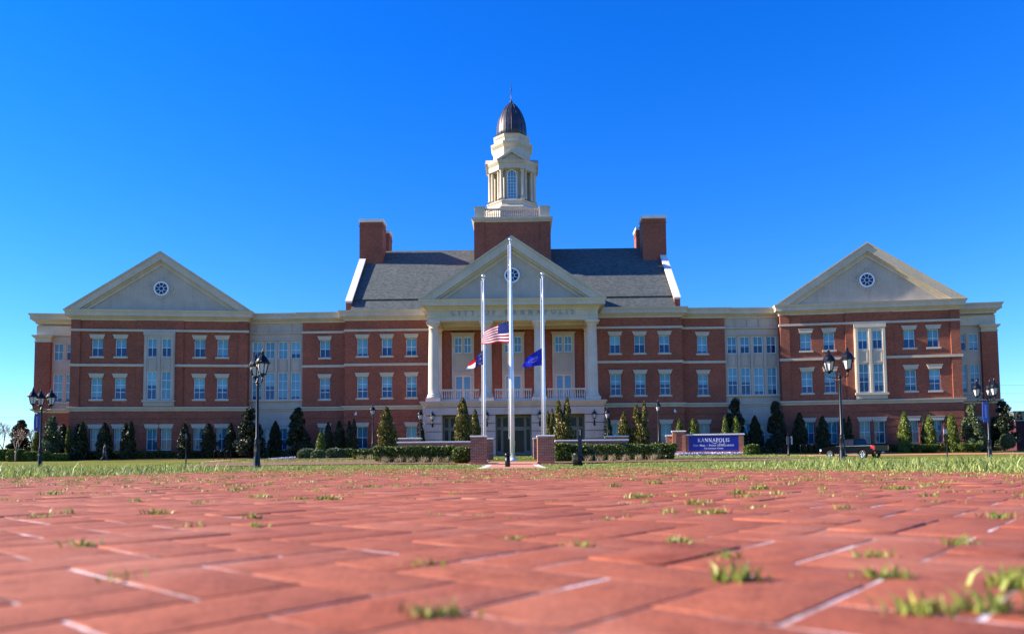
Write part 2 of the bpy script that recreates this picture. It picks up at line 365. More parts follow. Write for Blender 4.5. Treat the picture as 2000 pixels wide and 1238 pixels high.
def text_quads(s, h, gap=.12, caps=None):     # returns quads, width ; lower case letters become small capitals
    q = []; x = 0
    for ch in s:
        k = h*(.76 if ch.islower() else 1); w, st = GL[ch.upper()]
        for p, wd in st:
            for quad in ribbon(p, wd): q.append([(x+a*k, b*k) for a, b in quad])
        x += (w+gap)*k
    return q, x-gap*h
def add_text(mb, s, cx, z, y, h, gap=.12, depth=.03, width=None, m=0):
    q, w = text_quads(s, h, gap)
    if width:                                     # stretch the spacing so that the line has this width
        n = len(s)-1; gap += (width-w)/n/h; q, w = text_quads(s, h, gap)
    for i, quad in enumerate(q):
        d = y-depth-.0004*(i % 5)
        mb.prism([(cx-w/2+a, z+b) for a, b in quad][::-1], d, y, m)
exec_parts = []

# ------------------------------------------------------------------ ground
def grid_sheet(name, xs, ys, dz, mat, kind='structure'):
    X, Y = np.meshgrid(xs, ys); Z = tz(X, Y) + dz
    V = np.stack([X, Y, Z], -1).reshape(-1, 3); nx, ny = len(xs), len(ys)
    i = np.arange(nx-1)[None, :] + np.arange(ny-1)[:, None]*nx; i = i.ravel()
    F = np.stack([i, i+1, i+nx+1, i+nx], -1)
    o = obj(name, soup(name, V, F, mat, smooth=True)); tag(o, kind=kind); return o
xs = np.unique(np.concatenate([np.linspace(-3000,-200,12), np.linspace(-200,-40,20), np.linspace(-40,40,121), np.linspace(40,200,20), np.linspace(200,3000,12)]))
ys = np.unique(np.concatenate([np.linspace(-60,0,8), np.linspace(0,12,40), np.linspace(12,90,120), np.linspace(90,400,30), np.linspace(400,3500,14)]))
grid_sheet('ground', xs, ys, 0, M['lawn'])
# plaza outline (paving ends here; beyond it the lawn dips away)
PLZ = [(-3.4,-1.6),(-3.0,1.5),(-2.87,4.16),(-2.79,5.4),(-2.68,7.5),(-1.4,8.05),(-.3,7.2),(.25,7.05),(1.12,6.7),(1.72,5.2),(2.02,4.0),(2.2,3.25),(2.6,1.8),(3.2,-1.6)]
PLZ = [(x*1.357, y*1.357) for x, y in PLZ]
def inside(x, y, P):
    c = np.zeros(np.shape(x), bool); n = len(P)
    for i in range(n):
        x0, y0 = P[i]; x1, y1 = P[(i+1) % n]
        cond = ((y0 > y) != (y1 > y)) & (x < (x1-x0)*(y-y0)/((y1-y0) or 1e-9)+x0); c ^= cond
    return c
mb = MB(); mb.rings([[(x,y,-.06) for x, y in PLZ], [(x,y,-.0009) for x, y in PLZ]]); tag(mb.build('paving_bed', M['sand']), kind='structure')
# herringbone bricks, each one its own small block in the paving
def make_paving():
    a = .086; th = R(135+4); c, s = math.cos(th), math.sin(th); V = []; F = []; off = (.03,.045)
    joints = []
    for i in range(-175, 175):
        for j in range(-175, 175):
            k = (i - j) % 4
            if k == 0: w, h = 2, 1        # horizontal brick starts here
            elif k == 3: w, h = 1, 2      # vertical brick starts here
            else: continue
            x0, y0 = i*a, j*a; cx, cy = x0+w*a/2, y0+h*a/2
            X, Y = cx*c - cy*s + off[0], cx*s + cy*c + 3.0 + off[1]
            if Y < -1 or Y > 11.3 or abs(X) > Y*.8+1.2: continue
            if not inside(np.array(X), np.array(Y), PLZ): continue
            hw, hh = w*a/2-.0014-rng.uniform(0,.0014), h*a/2-.0014-rng.uniform(0,.0014); dz = float(np.clip(rng.normal(0,.0004),-.0004,.0008)) + (.0014 if rng.random() < .05 else 0); tx, ty = rng.normal(0,.0010,2); rr = rng.normal(0,.006)
            b = len(V); be = .0005+rng.uniform(0,.0006)
            for (e, z) in ((0,-.05),(0,-be),(be*.5,-be*.3),(be*1.6,0.0)):
                for sx, sy in ((-1,-1),(1,-1),(1,1),(-1,1)):
                    lx, ly = sx*(hw-e), sy*(hh-e); lz = z + dz + lx*tx + ly*ty
                    lx, ly = lx-ly*rr, ly+lx*rr
                    gx, gy = cx+lx, cy+ly; V.append((gx*c-gy*s+off[0], gx*s+gy*c+3.0+off[1], lz))
            for r_ in range(3):
                for q in range(4): F.append((b+r_*4+q, b+r_*4+(q+1)%4, b+r_*4+4+(q+1)%4, b+r_*4+4+q))
            F.append((b+12,b+13,b+14,b+15))
            # joint sample points for the weeds
            for sx, sy in ((-1,0),(1,0),(0,-1),(0,1)):
                t_ = rng.uniform(-1,1); lx, ly = (sx*w*a/2, t_*h*a/2) if sx else (t_*w*a/2, sy*h*a/2)
                gx, gy = cx+lx, cy+ly; joints.append((gx*c-gy*s+off[0], gx*s+gy*c+3.0+off[1]))
    o = obj('brick_paving', soup('brick_paving', V, F, M['paver'])); tag(o, kind='structure'); return np.array(joints)
JOINTS = make_paving()
# grass blades ---------------------------------------------------------------
def blades(px, py, pz, hgt, wid, lean, tone=None):
    n = len(px); th = rng.uniform(0, 2*math.pi, n); ph = rng.uniform(0, 2*math.pi, n)
    ax, ay = np.cos(th)*wid/2, np.sin(th)*wid/2; lx, ly = np.cos(ph)*lean*hgt, np.sin(ph)*lean*hgt
    V = np.zeros((n, 5, 3)); z0 = pz
    V[:,0] = np.stack([px-ax,py-ay,z0],-1); V[:,1] = np.stack([px+ax,py+ay,z0],-1)
    V[:,2] = np.stack([px+lx*.35+ax*.8,py+ly*.35+ay*.8,z0+hgt*.6],-1); V[:,3] = np.stack([px+lx*.35-ax*.8,py+ly*.35-ay*.8,z0+hgt*.6],-1)
    V[:,4] = np.stack([px+lx,py+ly,z0+hgt*np.sqrt(np.maximum(.1,1-lean**2*.5))],-1)
    b = np.arange(n)[:,None]*5
    F = np.concatenate([b+np.array([0,1,2]), b+np.array([0,2,3]), b+np.array([3,2,4])])
    t = rng.random(n) if tone is None else tone
    return V.reshape(-1,3), F, np.repeat(t, 5)
def edge_dist(x, y):
    d = np.full(np.shape(x), 1e9); n = len(PLZ)
    for i in range(n):
        x0, y0 = PLZ[i]; x1, y1 = PLZ[(i+1) % n]; dx, dy = x1-x0, y1-y0
        t = np.clip(((x-x0)*dx+(y-y0)*dy)/(dx*dx+dy*dy), 0, 1); d = np.minimum(d, np.hypot(x-x0-t*dx, y-y0-t*dy))
    return d
def scatter(n, y0, y1, spread=.74, margin=.5, power=1.0):
    Y = y0+(y1-y0)*rng.random(n)**power; X = rng.uniform(-1, 1, n)*(Y*spread+margin); return X, Y
PARTS = []
def grass(n, y0, y1, h0, h1, w, power=1.0, edge=None):
    X, Y = scatter(n, y0, y1, power=power)
    pad = .02*np.sin(X*37)+.02*np.sin(Y*29)
    k = ~inside(X, Y, PLZ) & ~((np.abs(X) < 1.25) & (Y < 41.5) & (Y > 10.2))
    X, Y = X[k], Y[k]; cl = .5+.5*np.sin(X*1.7+2*np.sin(Y*.9))*np.sin(Y*1.3+1)
    H = rng.uniform(h0, h1, len(X))*(.75+.4*cl)*rng.choice([1,1,1,1.35], len(X))
    # centre of the far edge is mown short; the sides grow tall
    side = np.clip((np.abs(X)-1.6)/1.6, .0, 1) if y0 < 10 else 1
    H = H*(.20+.80*side)
    PARTS.append(blades(X, Y, tz(X, Y)-.004, H, w*rng.uniform(.6,1.3,len(X)), rng.uniform(.1,1.0,len(X)), np.clip(rng.beta(.7,.9,len(X))+.25*(cl-.5),0,1)))
grass(110000, 3.4, 12, .05, .135, .0085, 1.0)
grass(36000, 12, 20, .035, .07, .009)
grass(45000, 20, 34, .035, .07, .014)
grass(40000, 34, 62, .035, .08, .024)
# the fringe that hangs over the brick edge
def fringe(n):
    i = rng.integers(2, len(PLZ)-2, n); t = rng.random(n); P0 = np.array(PLZ)[i]; P1 = np.array(PLZ)[(i+1) % len(PLZ)]
    X = P0[:,0]+(P1[:,0]-P0[:,0])*t+rng.normal(0,.05,n); Y = P0[:,1]+(P1[:,1]-P0[:,1])*t+np.abs(rng.normal(0,.05,n))
    H = rng.uniform(.012,.05,n)*(.6+.6*np.clip((np.abs(X)-1.6)/1.6,0,1)); 
    PARTS.append(blades(X, Y, np.full(n,-.012), H, .004*rng.uniform(.6,1.3,n), rng.uniform(.2,1.1,n)))
fringe(9000)
def join_parts(name, parts, mat, label=None, kind='stuff', cat='grass'):
    Vs, Fs, Ts = [], [], []; b = 0
    for V, F, T in parts: Vs.append(V); Fs.append(F+b); Ts.append(T); b += len(V)
    o = obj(name, soup(name, np.concatenate(Vs), np.concatenate(Fs), mat, attr=np.concatenate(Ts))); tag(o, label, cat, kind=kind); return o
join_parts('lawn_grass', PARTS, M['blade'], 'green lawn grass blades growing around the brick plaza')
# weeds in the joints
W = []
def tuft(x, y, n, h, spread, z=-.004):
    X = x+rng.normal(0, spread, n); Y = y+rng.normal(0, spread*.6, n)
    W.append(blades(X, Y, np.full(n, z), 1.25*h*rng.uniform(.4,1.15,n), .0026*rng.uniform(.6,1.5,n)*(1+y*.12), rng.uniform(.2,1.2,n), np.clip(rng.normal(.5,.3,n),0,1)))
def row_tuft(x, y, n, h, ln, ang):
    t = rng.uniform(-.5,.5,n)*ln; X = x+t*math.cos(ang)+rng.normal(0,.003,n); Y = y+t*math.sin(ang)+rng.normal(0,.003,n)
    W.append(blades(X, Y, np.full(n,-.004), 1.3*h*rng.uniform(.4,1.1,n), .0030*rng.uniform(.6,1.5,n)*(1+y*.12), rng.uniform(.2,1.2,n), np.clip(rng.normal(.5,.3,n),0,1)))
for px, py, n, h in ((1470,1143,34,.013),(718,1207,26,.010),(1288,1052,30,.009),(850,1103,16,.008),(1700,1105,26,.010),(1895,1060,22,.010),(930,1060,24,.006),(640,974,60,.012),(1925,1008,30,.01),(1340,1002,34,.010),(295,1003,24,.012),(122,1002,20,.012),(245,1062,18,.010),(1905,1175,30,.012),(1780,1215,30,.011),(1970,1140,40,.014),(1960,1160,24,.012),(1720,1075,16,.009),(1165,1065,14,.009),(1375,1083,12,.009),(730,950,30,.012),(470,957,30,.012),(1260,970,50,.012),(1500,955,60,.012),(1750,955,60,.012),(1850,942,40,.012),(1410,965,30,.014),(100,965,30,.014),(500,970,24,.014),(60,1010,14,.01),(290,1125,8,.010),(1270,945,40,.014),(1180,950,30,.014),(1345,985,30,.012)):
    yh = 900.1 - (px-1000)*.0096; Y = HC*FPX/(py-yh); X = (px-1000)/FPX*Y
    k = np.argmin(np.hypot(JOINTS[:,0]-X, JOINTS[:,1]-Y)); X, Y = JOINTS[k]
    tuft(X, Y, int(n*1.9), h*1.25, .008+.004*Y)
idx = rng.permutation(len(JOINTS))
cnt = 0
for k in idx:
    X, Y = JOINTS[k]
    if Y < 1.1 or abs(X) > Y*.72: continue
    dens = .045 + .09*min(1, max(0, (Y-1.5)/3)) + (.08 if X > .1 else 0)*min(1, Y/3)
    if math.sin(X*2.3+1)*math.sin(Y*1.7) < -.3: dens *= .3
    if rng.random() < dens:
        fy = 1+.07*max(0, Y-2)
        if rng.random() < .55: tuft(X, Y, int(rng.integers(10,30)), rng.uniform(.007,.015)*fy, .006+.003*Y)
        else: row_tuft(X, Y, int(rng.integers(12,30)), rng.uniform(.006,.012)*fy, .12, R(48+90*rng.integers(0,2)))
        cnt += 1
join_parts('joint_weeds', W, M['weed'], 'small grass weeds sprouting from the joints of the brick paving', cat='weeds')

def strip(name, x0, x1, y0, y1, dz, mat, nx=8, ny=24): return grid_sheet(name, np.linspace(x0,x1,nx), np.linspace(y0,y1,ny), dz, mat)
strip('path', -.93, .93, 10.1, 34.6, .012, M['brick_path'])
strip('kerb', -1.22, -.93, 10.3, 34.6, .016, M['concrete'], 3); strip('kerb', .93, 1.22, 10.3, 34.6, .016, M['concrete'], 3)
strip('kerb', -.9, .9, 28.2, 28.75, .020, M['concrete'], 6, 4)
strip('path', -2.6, 2.6, 34.7, 38.2, .012, M['brick_path'], 12, 8)
strip('mulch_bed', -16.2, -1.25, 35.6, 40.5, .03, M['mulch'], 30, 10); strip('mulch_bed', 1.25, 14.5, 35.6, 40.5, .03, M['mulch'], 30, 10)
strip('mulch_bed', -23, -9, 47, 55, .03, M['mulch'], 30, 10); strip('mulch_bed', 9.5, 22, 50.4, 54, .03, M['mulch'], 30, 10)
strip('path', -30, -18, 70, 75.5, .03, M['brick_path'], 20, 8); strip('path', 23, 60, 72, 75, .03, M['brick_path'], 40, 8)
strip('mulch_bed', -49, -11, 79.2, 82.0, .03, M['mulch'], 80, 6); strip('mulch_bed', 11, 49, 79.2, 81.9, .03, M['mulch'], 80, 6)

# ------------------------------------------------------------------ the city hall
XB, YB, TH = 0.2, 85.0, R(-0.6)
hall = tag(empty('city_hall', (XB, YB, 0), TH), 'long three storey red brick city hall with cream trim, columned portico and domed cupola', 'building')
Z = dict(ct=17.6, cb=16.45, b1=(15.2,15.45), t=(12.35,14.38), b2=(11.2,11.48), m=(7.5,9.93), b3=(6.15,6.6), g=(1.7,4.18))
def frame_mesh(w, h, cols, rows, fr=.06, mu=.04, arch=False):
    mb = MB()
    mb.slab(-w/2, w/2, 0, h, -.05, .03, [(-w/2+fr, w/2-fr, fr, h-fr)])
    for i in range(1, cols): x = -w/2+w*i/cols; mb.box(x-mu/2, x+mu/2, -.03, .02, fr, h-fr)
    for k in (rows if isinstance(rows, (list,tuple)) else [i/rows for i in range(1, rows)]):
        mb.box(-w/2+fr, w/2-fr, -.038, .018, h*k-mu*.7, h*k+mu*.7)
    return mb.mesh('frame', M['white'])
def pane_mesh(w, h, mat): return MB().box(-w/2+.03, w/2-.03, .022, .04, .03, h-.03).mesh('pane', mat)
def lintel_mesh(w, h):
    l = .42; return MB().rings([[(-w/2-.07,-.35,h),(w/2+.07,-.35,h),(w/2+.07,.02,h),(-w/2-.07,.02,h)], [(-w/2-.22,-.35,h+l),(w/2+.22,-.35,h+l),(w/2+.22,.02,h+l),(-w/2-.22,.02,h+l)],
        [(-w/2-.25,-.38,h+l),(w/2+.25,-.38,h+l),(w/2+.25,.02,h+l),(-w/2-.25,.02,h+l)], [(-w/2-.25,-.38,h+l+.06),(w/2+.25,-.38,h+l+.06),(w/2+.25,.02,h+l+.06),(-w/2-.25,.02,h+l+.06)]]).mesh('lintel', M['cream'])
def sill_mesh(w): return MB().box(-w/2-.17, w/2+.17, -.30, .02, -.2, 0).mesh('sill', M['cream'])
WP = {}
def window(parent, x, z, w, h, y, kind='t', sur=True, rot=0.0, origin=(0,0), pane='pane', rows=None):
    """window standing in local frame (origin, rot) at x,z ; y = pane plane"""
    key = (round(w,2), round(h,2), kind, sur, pane)
    if key not in WP:
        rws = rows or {'t':[.5],'m':[.33,.66],'g':[.5],'l':[.36,.68]}[kind]
        WP[key] = (frame_mesh(w,h,2,rws), pane_mesh(w,h,M[pane]), (lintel_mesh(w,h), sill_mesh(w) if kind != 'g' else None) if sur else None)
    fm, pm, sm = WP[key]
    c, s = math.cos(rot), math.sin(rot); loc = (origin[0]+x*c-y*s, origin[1]+x*s+y*c, z)
    o = obj('window', fm, parent, loc, rot); obj('pane', pm, o)
    if sur:
        obj('lintel', sm[0], o)
        if sm[1]: obj('sill', sm[1], o)
    return o
REV = .22
def block(x0, x1, yf, yb, wins, ox=0.0, oy=0.0, rot=0.0, name='wall', z0=.2, pil=(), centre=None, skip_x=(), sskip=()):
    """brick block; wins = list of window centre x (3 storeys)."""
    holes = []
    for x in wins:
        for k in 'tmg': holes.append((x-.6, x+.6, *Z[k]))
    for h in skip_x: holes.append(h)
    mb = MB(); mb.slab(x0, x1, z0, Z['cb']+.2, yf, yb, holes, 0)
    # rusticated courses of the ground floor, 5 cm proud with grooves between them
    for k in range(6):
        a, b = 1.0+k*.86, 1.0+k*.86+.76
        mb.slab(x0-.08, x1+.08, a, min(b, 6.1), yf-.08, yf+.12, [h for h in holes if h[2] < 6], 0)
    mb.box(x0-.10, x1+.10, yf-.10, yf+.1, .2, .92)
    for a, b in pil:
        mb.slab(a, b, 6.62, Z['b2'][0]-.003, yf-.12, yf+.02, holes); mb.slab(a, b, Z['b2'][1]+.003, Z['b1'][0]-.003, yf-.12, yf+.02, holes); mb.slab(a,b,Z['b1'][1]+.003,Z['cb']+.1,yf-.12,yf+.02)
    mb.build(name, M['brick'], hall, (ox, oy, 0), rot)
    # string courses
    for (a, b), p in ((Z['b1'], .1), (Z['b2'], .08)):
        pp = p + (.07 if pil else 0); segs = [(x0-pp, x1+pp)] if not sskip else [(x0-pp, sskip[0][0]), (sskip[0][1], x1+pp)]
        for xa_, xb_ in segs: q = MB(); q.box(xa_, xb_, yf-pp, yf+.1, a, b); q.build('string_course', M['cream'], hall, (ox, oy, 0), rot)
    q = MB(); q.rect(x0, x1, yf, yb, [(0.02,6.12),(.10,6.16),(.10,6.3),(.16,6.32),(.28,6.46),(.30,6.58),(.0,6.62)]); q.build('belt_course', M['cream'], hall, (ox, oy, 0), rot)
    for x in wins:
        for k, pn in (('t','pane'),('m','pane'),('g','pane_g')):
            window(hall, x, Z[k][0], 1.2, Z[k][1]-Z[k][0], yf+REV, k, True, rot, (ox, oy), pn)
def cornice(x0, x1, yf, yb, ox=0.0, oy=0.0, rot=0.0, zt=17.6, proj=.62):
    q = MB(); d = zt-1.15
    q.rect(x0, x1, yf, yb, [(.0,d),(.10,d+.02),(.10,d+.18),(.20,d+.26),(.34,d+.36),(.36,d+.42),(proj-.1,d+.46),(proj-.1,d+.86),(proj-.04,d+.9),(proj+.04,d+1.08),(proj+.06,d+1.15),(0,d+1.17)])
    return q.build('cornice', M['cream'], hall, (ox, oy, 0), rot)
def round_window(x, z, y, ox=0.0, oy=0.0, rot=0.0, r=.82):
    mb = MB(); n = 32
    def ring(r0, r1, ya, yb_, m=0):
        for i in range(n):
            a, b = 2*math.pi*i/n, 2*math.pi*(i+1)/n
            P = lambda r_, t, yy: (r_*math.cos(t), yy, r_*math.sin(t))
            mb.poly([P(r0,a,ya),P(r0,b,ya),P(r1,b,ya),P(r1,a,ya)][::-1], m, True); mb.poly([P(r1,a,ya),P(r1,b,ya),P(r1,b,yb_),P(r1,a,yb_)][::-1], m, True); mb.poly([P(r0,a,yb_),P(r0,b,yb_),P(r0,b,ya),P(r0,a,ya)][::-1], m, True)
    ring(r*.82, r*1.02, -.10, .02, 0); ring(r*.28, r*.34, -.05, 0, 0); ring(r*1.14, r*1.30, -.06, .02, 1)
    for k in range(8):
        a = 2*math.pi*k/8+math.pi/8; ca, sa = math.cos(a), math.sin(a); r0, r1, w = r*.33, r*.84, .022
        mb.prism([(r0*ca-w*sa, r0*sa+w*ca),(r0*ca+w*sa, r0*sa-w*ca),(r1*ca+w*sa, r1*sa-w*ca),(r1*ca-w*sa, r1*sa+w*ca)], -.045, .0, 0)
    for k in range(4):
        a = math.pi/2*k; ca, sa = math.cos(a), math.sin(a); r0, r1, w = r*1.3, r*1.62, .12
        mb.prism([(r0*ca-w*sa, r0*sa+w*ca),(r0*ca+w*sa, r0*sa-w*ca),(r1*ca+1.3*w*sa, r1*sa-1.3*w*ca),(r1*ca-1.3*w*sa, r1*sa+1.3*w*ca)][::-1], -.08, .02, 1)
    c, s = math.cos(rot), math.sin(rot); loc = (ox+x*c-y*s, oy+x*s+y*c, z)
    o = mb.build('round_window', [M['white'], M['creamg']], hall, loc, rot)
    d = MB(); d.prism([(r*.86*math.cos(2*math.pi*i/n), r*.86*math.sin(2*math.pi*i/n)) for i in range(n)], -.012, -.004); d.build('pane', M['pane_r'], o)
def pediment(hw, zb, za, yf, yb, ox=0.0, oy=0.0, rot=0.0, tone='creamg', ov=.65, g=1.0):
    """hw half width of the wall; raking cornice overhangs by ov"""
    H = hw+ov; q = MB(); rise = za-zb
    def band(o0, o1, p, yb2):
        xo, xi = H*(1-o0/rise), H*(1-o1/rise)
        for s in (-1, 1):
            pts = [(s*xo, zb), (0, za-o0), (0, za-o1), (s*xi, zb)]
            q.prism(pts if s > 0 else pts[::-1], yf-p, yb2)
    band(0, .16*g, ov, yf+.5); band(.16*g, .26*g, ov-.07, yf+.5); band(.26*g, 1.02*g, ov-.12, yf+.5); band(1.02*g, 1.22*g, ov-.38, yf+.4); band(1.22*g, 1.60*g, .13, yf+.3)
    q.build('raking_cornice', M['cream'], hall, (ox, oy, 0), rot)
    t = MB(); hi = H*(1-1.4*g/rise); t.prism([(-hi, zb-.02), (0, za-1.4*g), (hi, zb-.02)][::-1], yf, yf+.3)
    for x in (-hw*.36, hw*.36): pass
    t.build('tympanum', M[tone], hall, (ox, oy, 0), rot)
    r = MB(); n_ = (H, rise)
    r.prism([(-H+.12, zb+.02), (0, za-.06), (H-.12, zb+.02)][::-1], yf+.32, yb); r.build('roof', M['shingle'], hall, (ox, oy, 0), rot)

# centre block
CW = 19.45
wins = [s*x for s in (-1,1) for x in (11.75,14.58,17.42)]
portico_holes = [(-9.0, 9.0, 6.63, 15.3)]
mbC = block(-CW, CW, 0, 21, wins, name='wall', sskip=[(-9.1,9.1,6.63,15.5)])
cornice(-CW, CW, 0, 21)
# links
for s in (-1, 1):
    x0, x1 = sorted((s*19.3, s*24.62)); block(x0, x1, .9, 17, [s*22.0]); cornice(x0, x1, .9, 17, zt=17.594)
    # cream glazed link
    x0, x1 = sorted((s*24.6, s*31.4)); xc = [s*v for v in (25.5,27.0,28.52,30.05)]
    holes = [(x-.55,x+.55,*z) for x in xc for z in ((12.33,14.31),(7.5,10.69),(1.65,4.1))]
    q = MB(); q.slab(x0, x1, 6.3, 16.6, 1.15, 15, [h for h in holes if h[2] > 6])
    q.slab(x0, x1, .2, 6.3, 1.15, 15, [h for h in holes if h[2] < 6])
    for k in range(6): q.slab(x0, x1, 1.0+k*.86, min(1.78+k*.86, 6.1), 1.09, 1.2, [h for h in holes if h[2] < 6])
    edges = [x0] + [(a+b)/2 for a, b in zip(sorted(xc)[:-1], sorted(xc)[1:])] + [x1]
    for e in edges[1:-1]: q.box(e-.16, e+.16, 1.03, 1.16, 7.5, 14.31)
    for x in xc: q.slab(x-.5, x+.5, 10.85, 12.2, 1.09, 1.16, [(x-.4, x+.4, 10.95, 12.1)])
    q.box(x0, x1, .98, 1.16, 15.2, 15.4); q.box(x0, x1, 1.02, 1.16, 14.45, 14.6)
    for k in range(6): e = x0+(x1-x0)*k/5; q.box(e-.05, e+.05, 1.06, 1.16, 15.45, 16.3)
    q.build('cream_wall', M['creamg'], hall)
    q = MB(); q.box(x0, x1, .88, 1.16, 7.3, 7.5); q.build('sill', M['cream'], hall)
    q = MB(); q.rect(x0+.05, x1-.05, 1.15, 15, [(.02,6.14),(.10,6.18),(.10,6.3),(.16,6.32),(.28,6.46),(.30,6.57),(.0,6.61)]); q.build('belt_course', M['cream'], hall)
    cornice(x0, x1, 1.15, 15, zt=17.588)
    for x in xc:
        window(hall, x, 12.33, 1.1, 1.98, 1.30, 't', False); window(hall, x, 7.5, 1.1, 3.19, 1.30, 'l', False); window(hall, x, 1.65, 1.1, 2.45, 1.30, 'g', False, pane='pane_g')
    # wing, turned towards the viewer by 7 degrees
    rot = -s*R(7.16); ox, oy = s*40.27, -1.23
    ww = [-6.83, -4.3, 4.3, 6.83]
    bay = (-1.66, 1.66, 6.62, 15.18)
    pil = [(-9.62,-8.62), (8.62, 9.62), (-2.55,-1.67), (1.67,2.55)]
    HW = 9.6
    holes_bay = [(-1.45, 1.45, Z['g'][0], Z['g'][1])]
    # wing wall
    hol = [(x-.6, x+.6, *Z[k]) for x in ww for k in 'tmg'] + [(x-.6,x+.6,*Z['g']) for x in (-.78,.78)] + [bay]
    mb = MB(); mb.slab(-HW, HW, .2, 16.6, 0, 17, hol)
    for k in range(6): mb.slab(-HW-.08, HW+.08, 1.0+k*.86, min(1.76+k*.86, 6.1), -.08, .12, [h for h in hol if h[2] < 6])
    mb.box(-HW-.10, HW+.10, -.10, .1, .2, .92)
    for a, b in pil:
        for za, zb in ((6.63, Z['b2'][0]-.003), (Z['b2'][1]+.003, Z['b1'][0]-.003), (Z['b1'][1]+.003, 16.5)): mb.slab(a, b, za, zb, -.14, .02)
        for k in range(9): pass
    mb.box(-1.66, 1.66, -.14, .02, Z['b1'][1]+.003, 16.5)
    mb.build('wall', M['brick'], hall, (ox, oy, 0), rot)
    for a, b, zz in ((-HW-.18, HW+.18, Z['b1']), (-HW-.18, -1.66, Z['b2']), (1.66, HW+.18, Z['b2'])): q = MB(); q.box(a, b, -.2, .1, *zz); q.build('string_course', M['cream'], hall, (ox, oy, 0), rot)
    q = MB(); q.rect(-HW, HW, 0, 16, [(.02,6.12),(.10,6.16),(.10,6.3),(.18,6.32),(.30,6.46),(.32,6.6),(.0,6.64)]); q.build('belt_course', M['cream'], hall, (ox, oy, 0), rot)
    for x in ww:
        for k, pn in (('t','pane'),('m','pane'),('g','pane_g')): window(hall, x, Z[k][0], 1.2, Z[k][1]-Z[k][0], REV, k, True, rot, (ox, oy), pn)
    for x in (-.78,.78): window(hall, x, Z['g'][0], 1.2, Z['g'][1]-Z['g'][0], REV, 'g', True, rot, (ox, oy), 'pane_g')
    # projecting cream bay
    bh = [(x-.52, x+.52, a, b) for x in (-.78,.78) for a, b in ((12.3,14.4),(7.45,10.65))]
    q = MB(); q.slab(-1.66, 1.66, 6.66, 15.15, -.38, .3, bh)
    q.box(-1.72, 1.72, -.46, -.38, 14.75, 15.15); q.box(-1.78, 1.78, -.56, .0, 7.12, 7.36); q.box(-1.5, 1.5, -.42, -.38, 6.7, 7.1)
    for x in (-1.45, 0, 1.45): q.box(x-.13, x+.13, -.46, -.38, 7.36, 14.6)
    for x in (-.78,.78): q.slab(x-.5, x+.5, 10.75, 12.2, -.42, -.38, [(x-.36, x+.36, 10.9, 12.05)])
    q.build('cream_bay', M['creamg'] if s < 0 else M['cream'], hall, (ox, oy, 0), rot)  # shaded left bay greyer, sunlit right bay paler: light put into the colour
    for x in (-.78,.78):
        window(hall, x, 12.3, 1.04, 2.1, -.22, 't', False, rot, (ox, oy)); window(hall, x, 7.45, 1.04, 3.2, -.22, 'l', False, rot, (ox, oy))
    cornice(-HW, HW, 0, 16, ox, oy, rot, 17.606, .66)
    pediment(HW, 17.61, 24.45, -.05, 16, ox, oy, rot)
    round_window(0, 20.2, -.06, ox, oy, rot)
    # end pavilion, set back
    a, b = sorted((s*9.3, s*14.6)); yv = 2.6
    xw = [s*v for v in (10.95, 12.3)]
    hol = [(x-.5, x+.5, *z) for x in xw for z in ((12.25,14.2),(7.4,10.65))]
    q = MB(); q.slab(a, b, 6.3, 16.6, yv+.25, 15, hol); q.box(a, b, yv+.1, yv+.26, 15.05, 15.2); q.box(a,b,yv+.05,yv+.26,7.15,7.38)
    q.build('cream_wall', M['creamg'], hall, (ox, oy, 0), rot)
    q = MB(); q.slab(a, b, .2, 6.3, yv+.2, 15, [(x-.6,x+.6,*Z['g']) for x in (s*12.0,)])
    for k in range(6): q.slab(a, b, 1.0+k*.86, min(1.8+k*.86, 6.1), yv+.14, yv+.25, [(x-.6,x+.6,*Z['g']) for x in (s*12.0,)])
    p0, p1 = sorted((s*12.95, s*14.66)); q.box(p0, p1, yv-.2, yv+1.5, 6.62, 14.3); q.box(p0, p1, 13.4, 15.1, 6.62, 14.3); q.build('wall', M['brick'], hall, (ox, oy, 0), rot)
    q = MB(); q.rect(p0, p1, yv-.2, yv+1.5, [(.0,14.3),(.06,14.32),(.06,14.42),(.0,14.46),(.0,14.72),(.08,14.76),(.26,15.0),(.28,15.1),(0,15.12)]); q.build('capital', M['cream'], hall, (ox, oy, 0), rot)
    q = MB(); q.rect(a, b, yv+.2, 15, [(.02,6.12),(.10,6.16),(.10,6.3),(.18,6.32),(.40,6.46),(.42,6.585),(.0,6.63)]); q.build('belt_course', M['cream'], hall, (ox, oy, 0), rot)
    q = MB(); q.rect(a, b, yv+.02, 15, [(0,15.12),(.0,16.2),(.06,16.22)]); q.build('frieze', M['cream'], hall, (ox, oy, 0), rot)
    cornice(a, b, yv+.0, 15, ox, oy, rot, 17.58, .62)
    for x in xw:
        window(hall, x, 12.25, 1.0, 1.95, yv+.42, 't', False, rot, (ox, oy)); window(hall, x, 7.4, 1.0, 3.25, yv+.42, 'l', False, rot, (ox, oy))
    window(hall, s*12.0, Z['g'][0], 1.2, Z['g'][1]-Z['g'][0], yv+.4, 'g', True, rot, (ox, oy), 'pane_g')

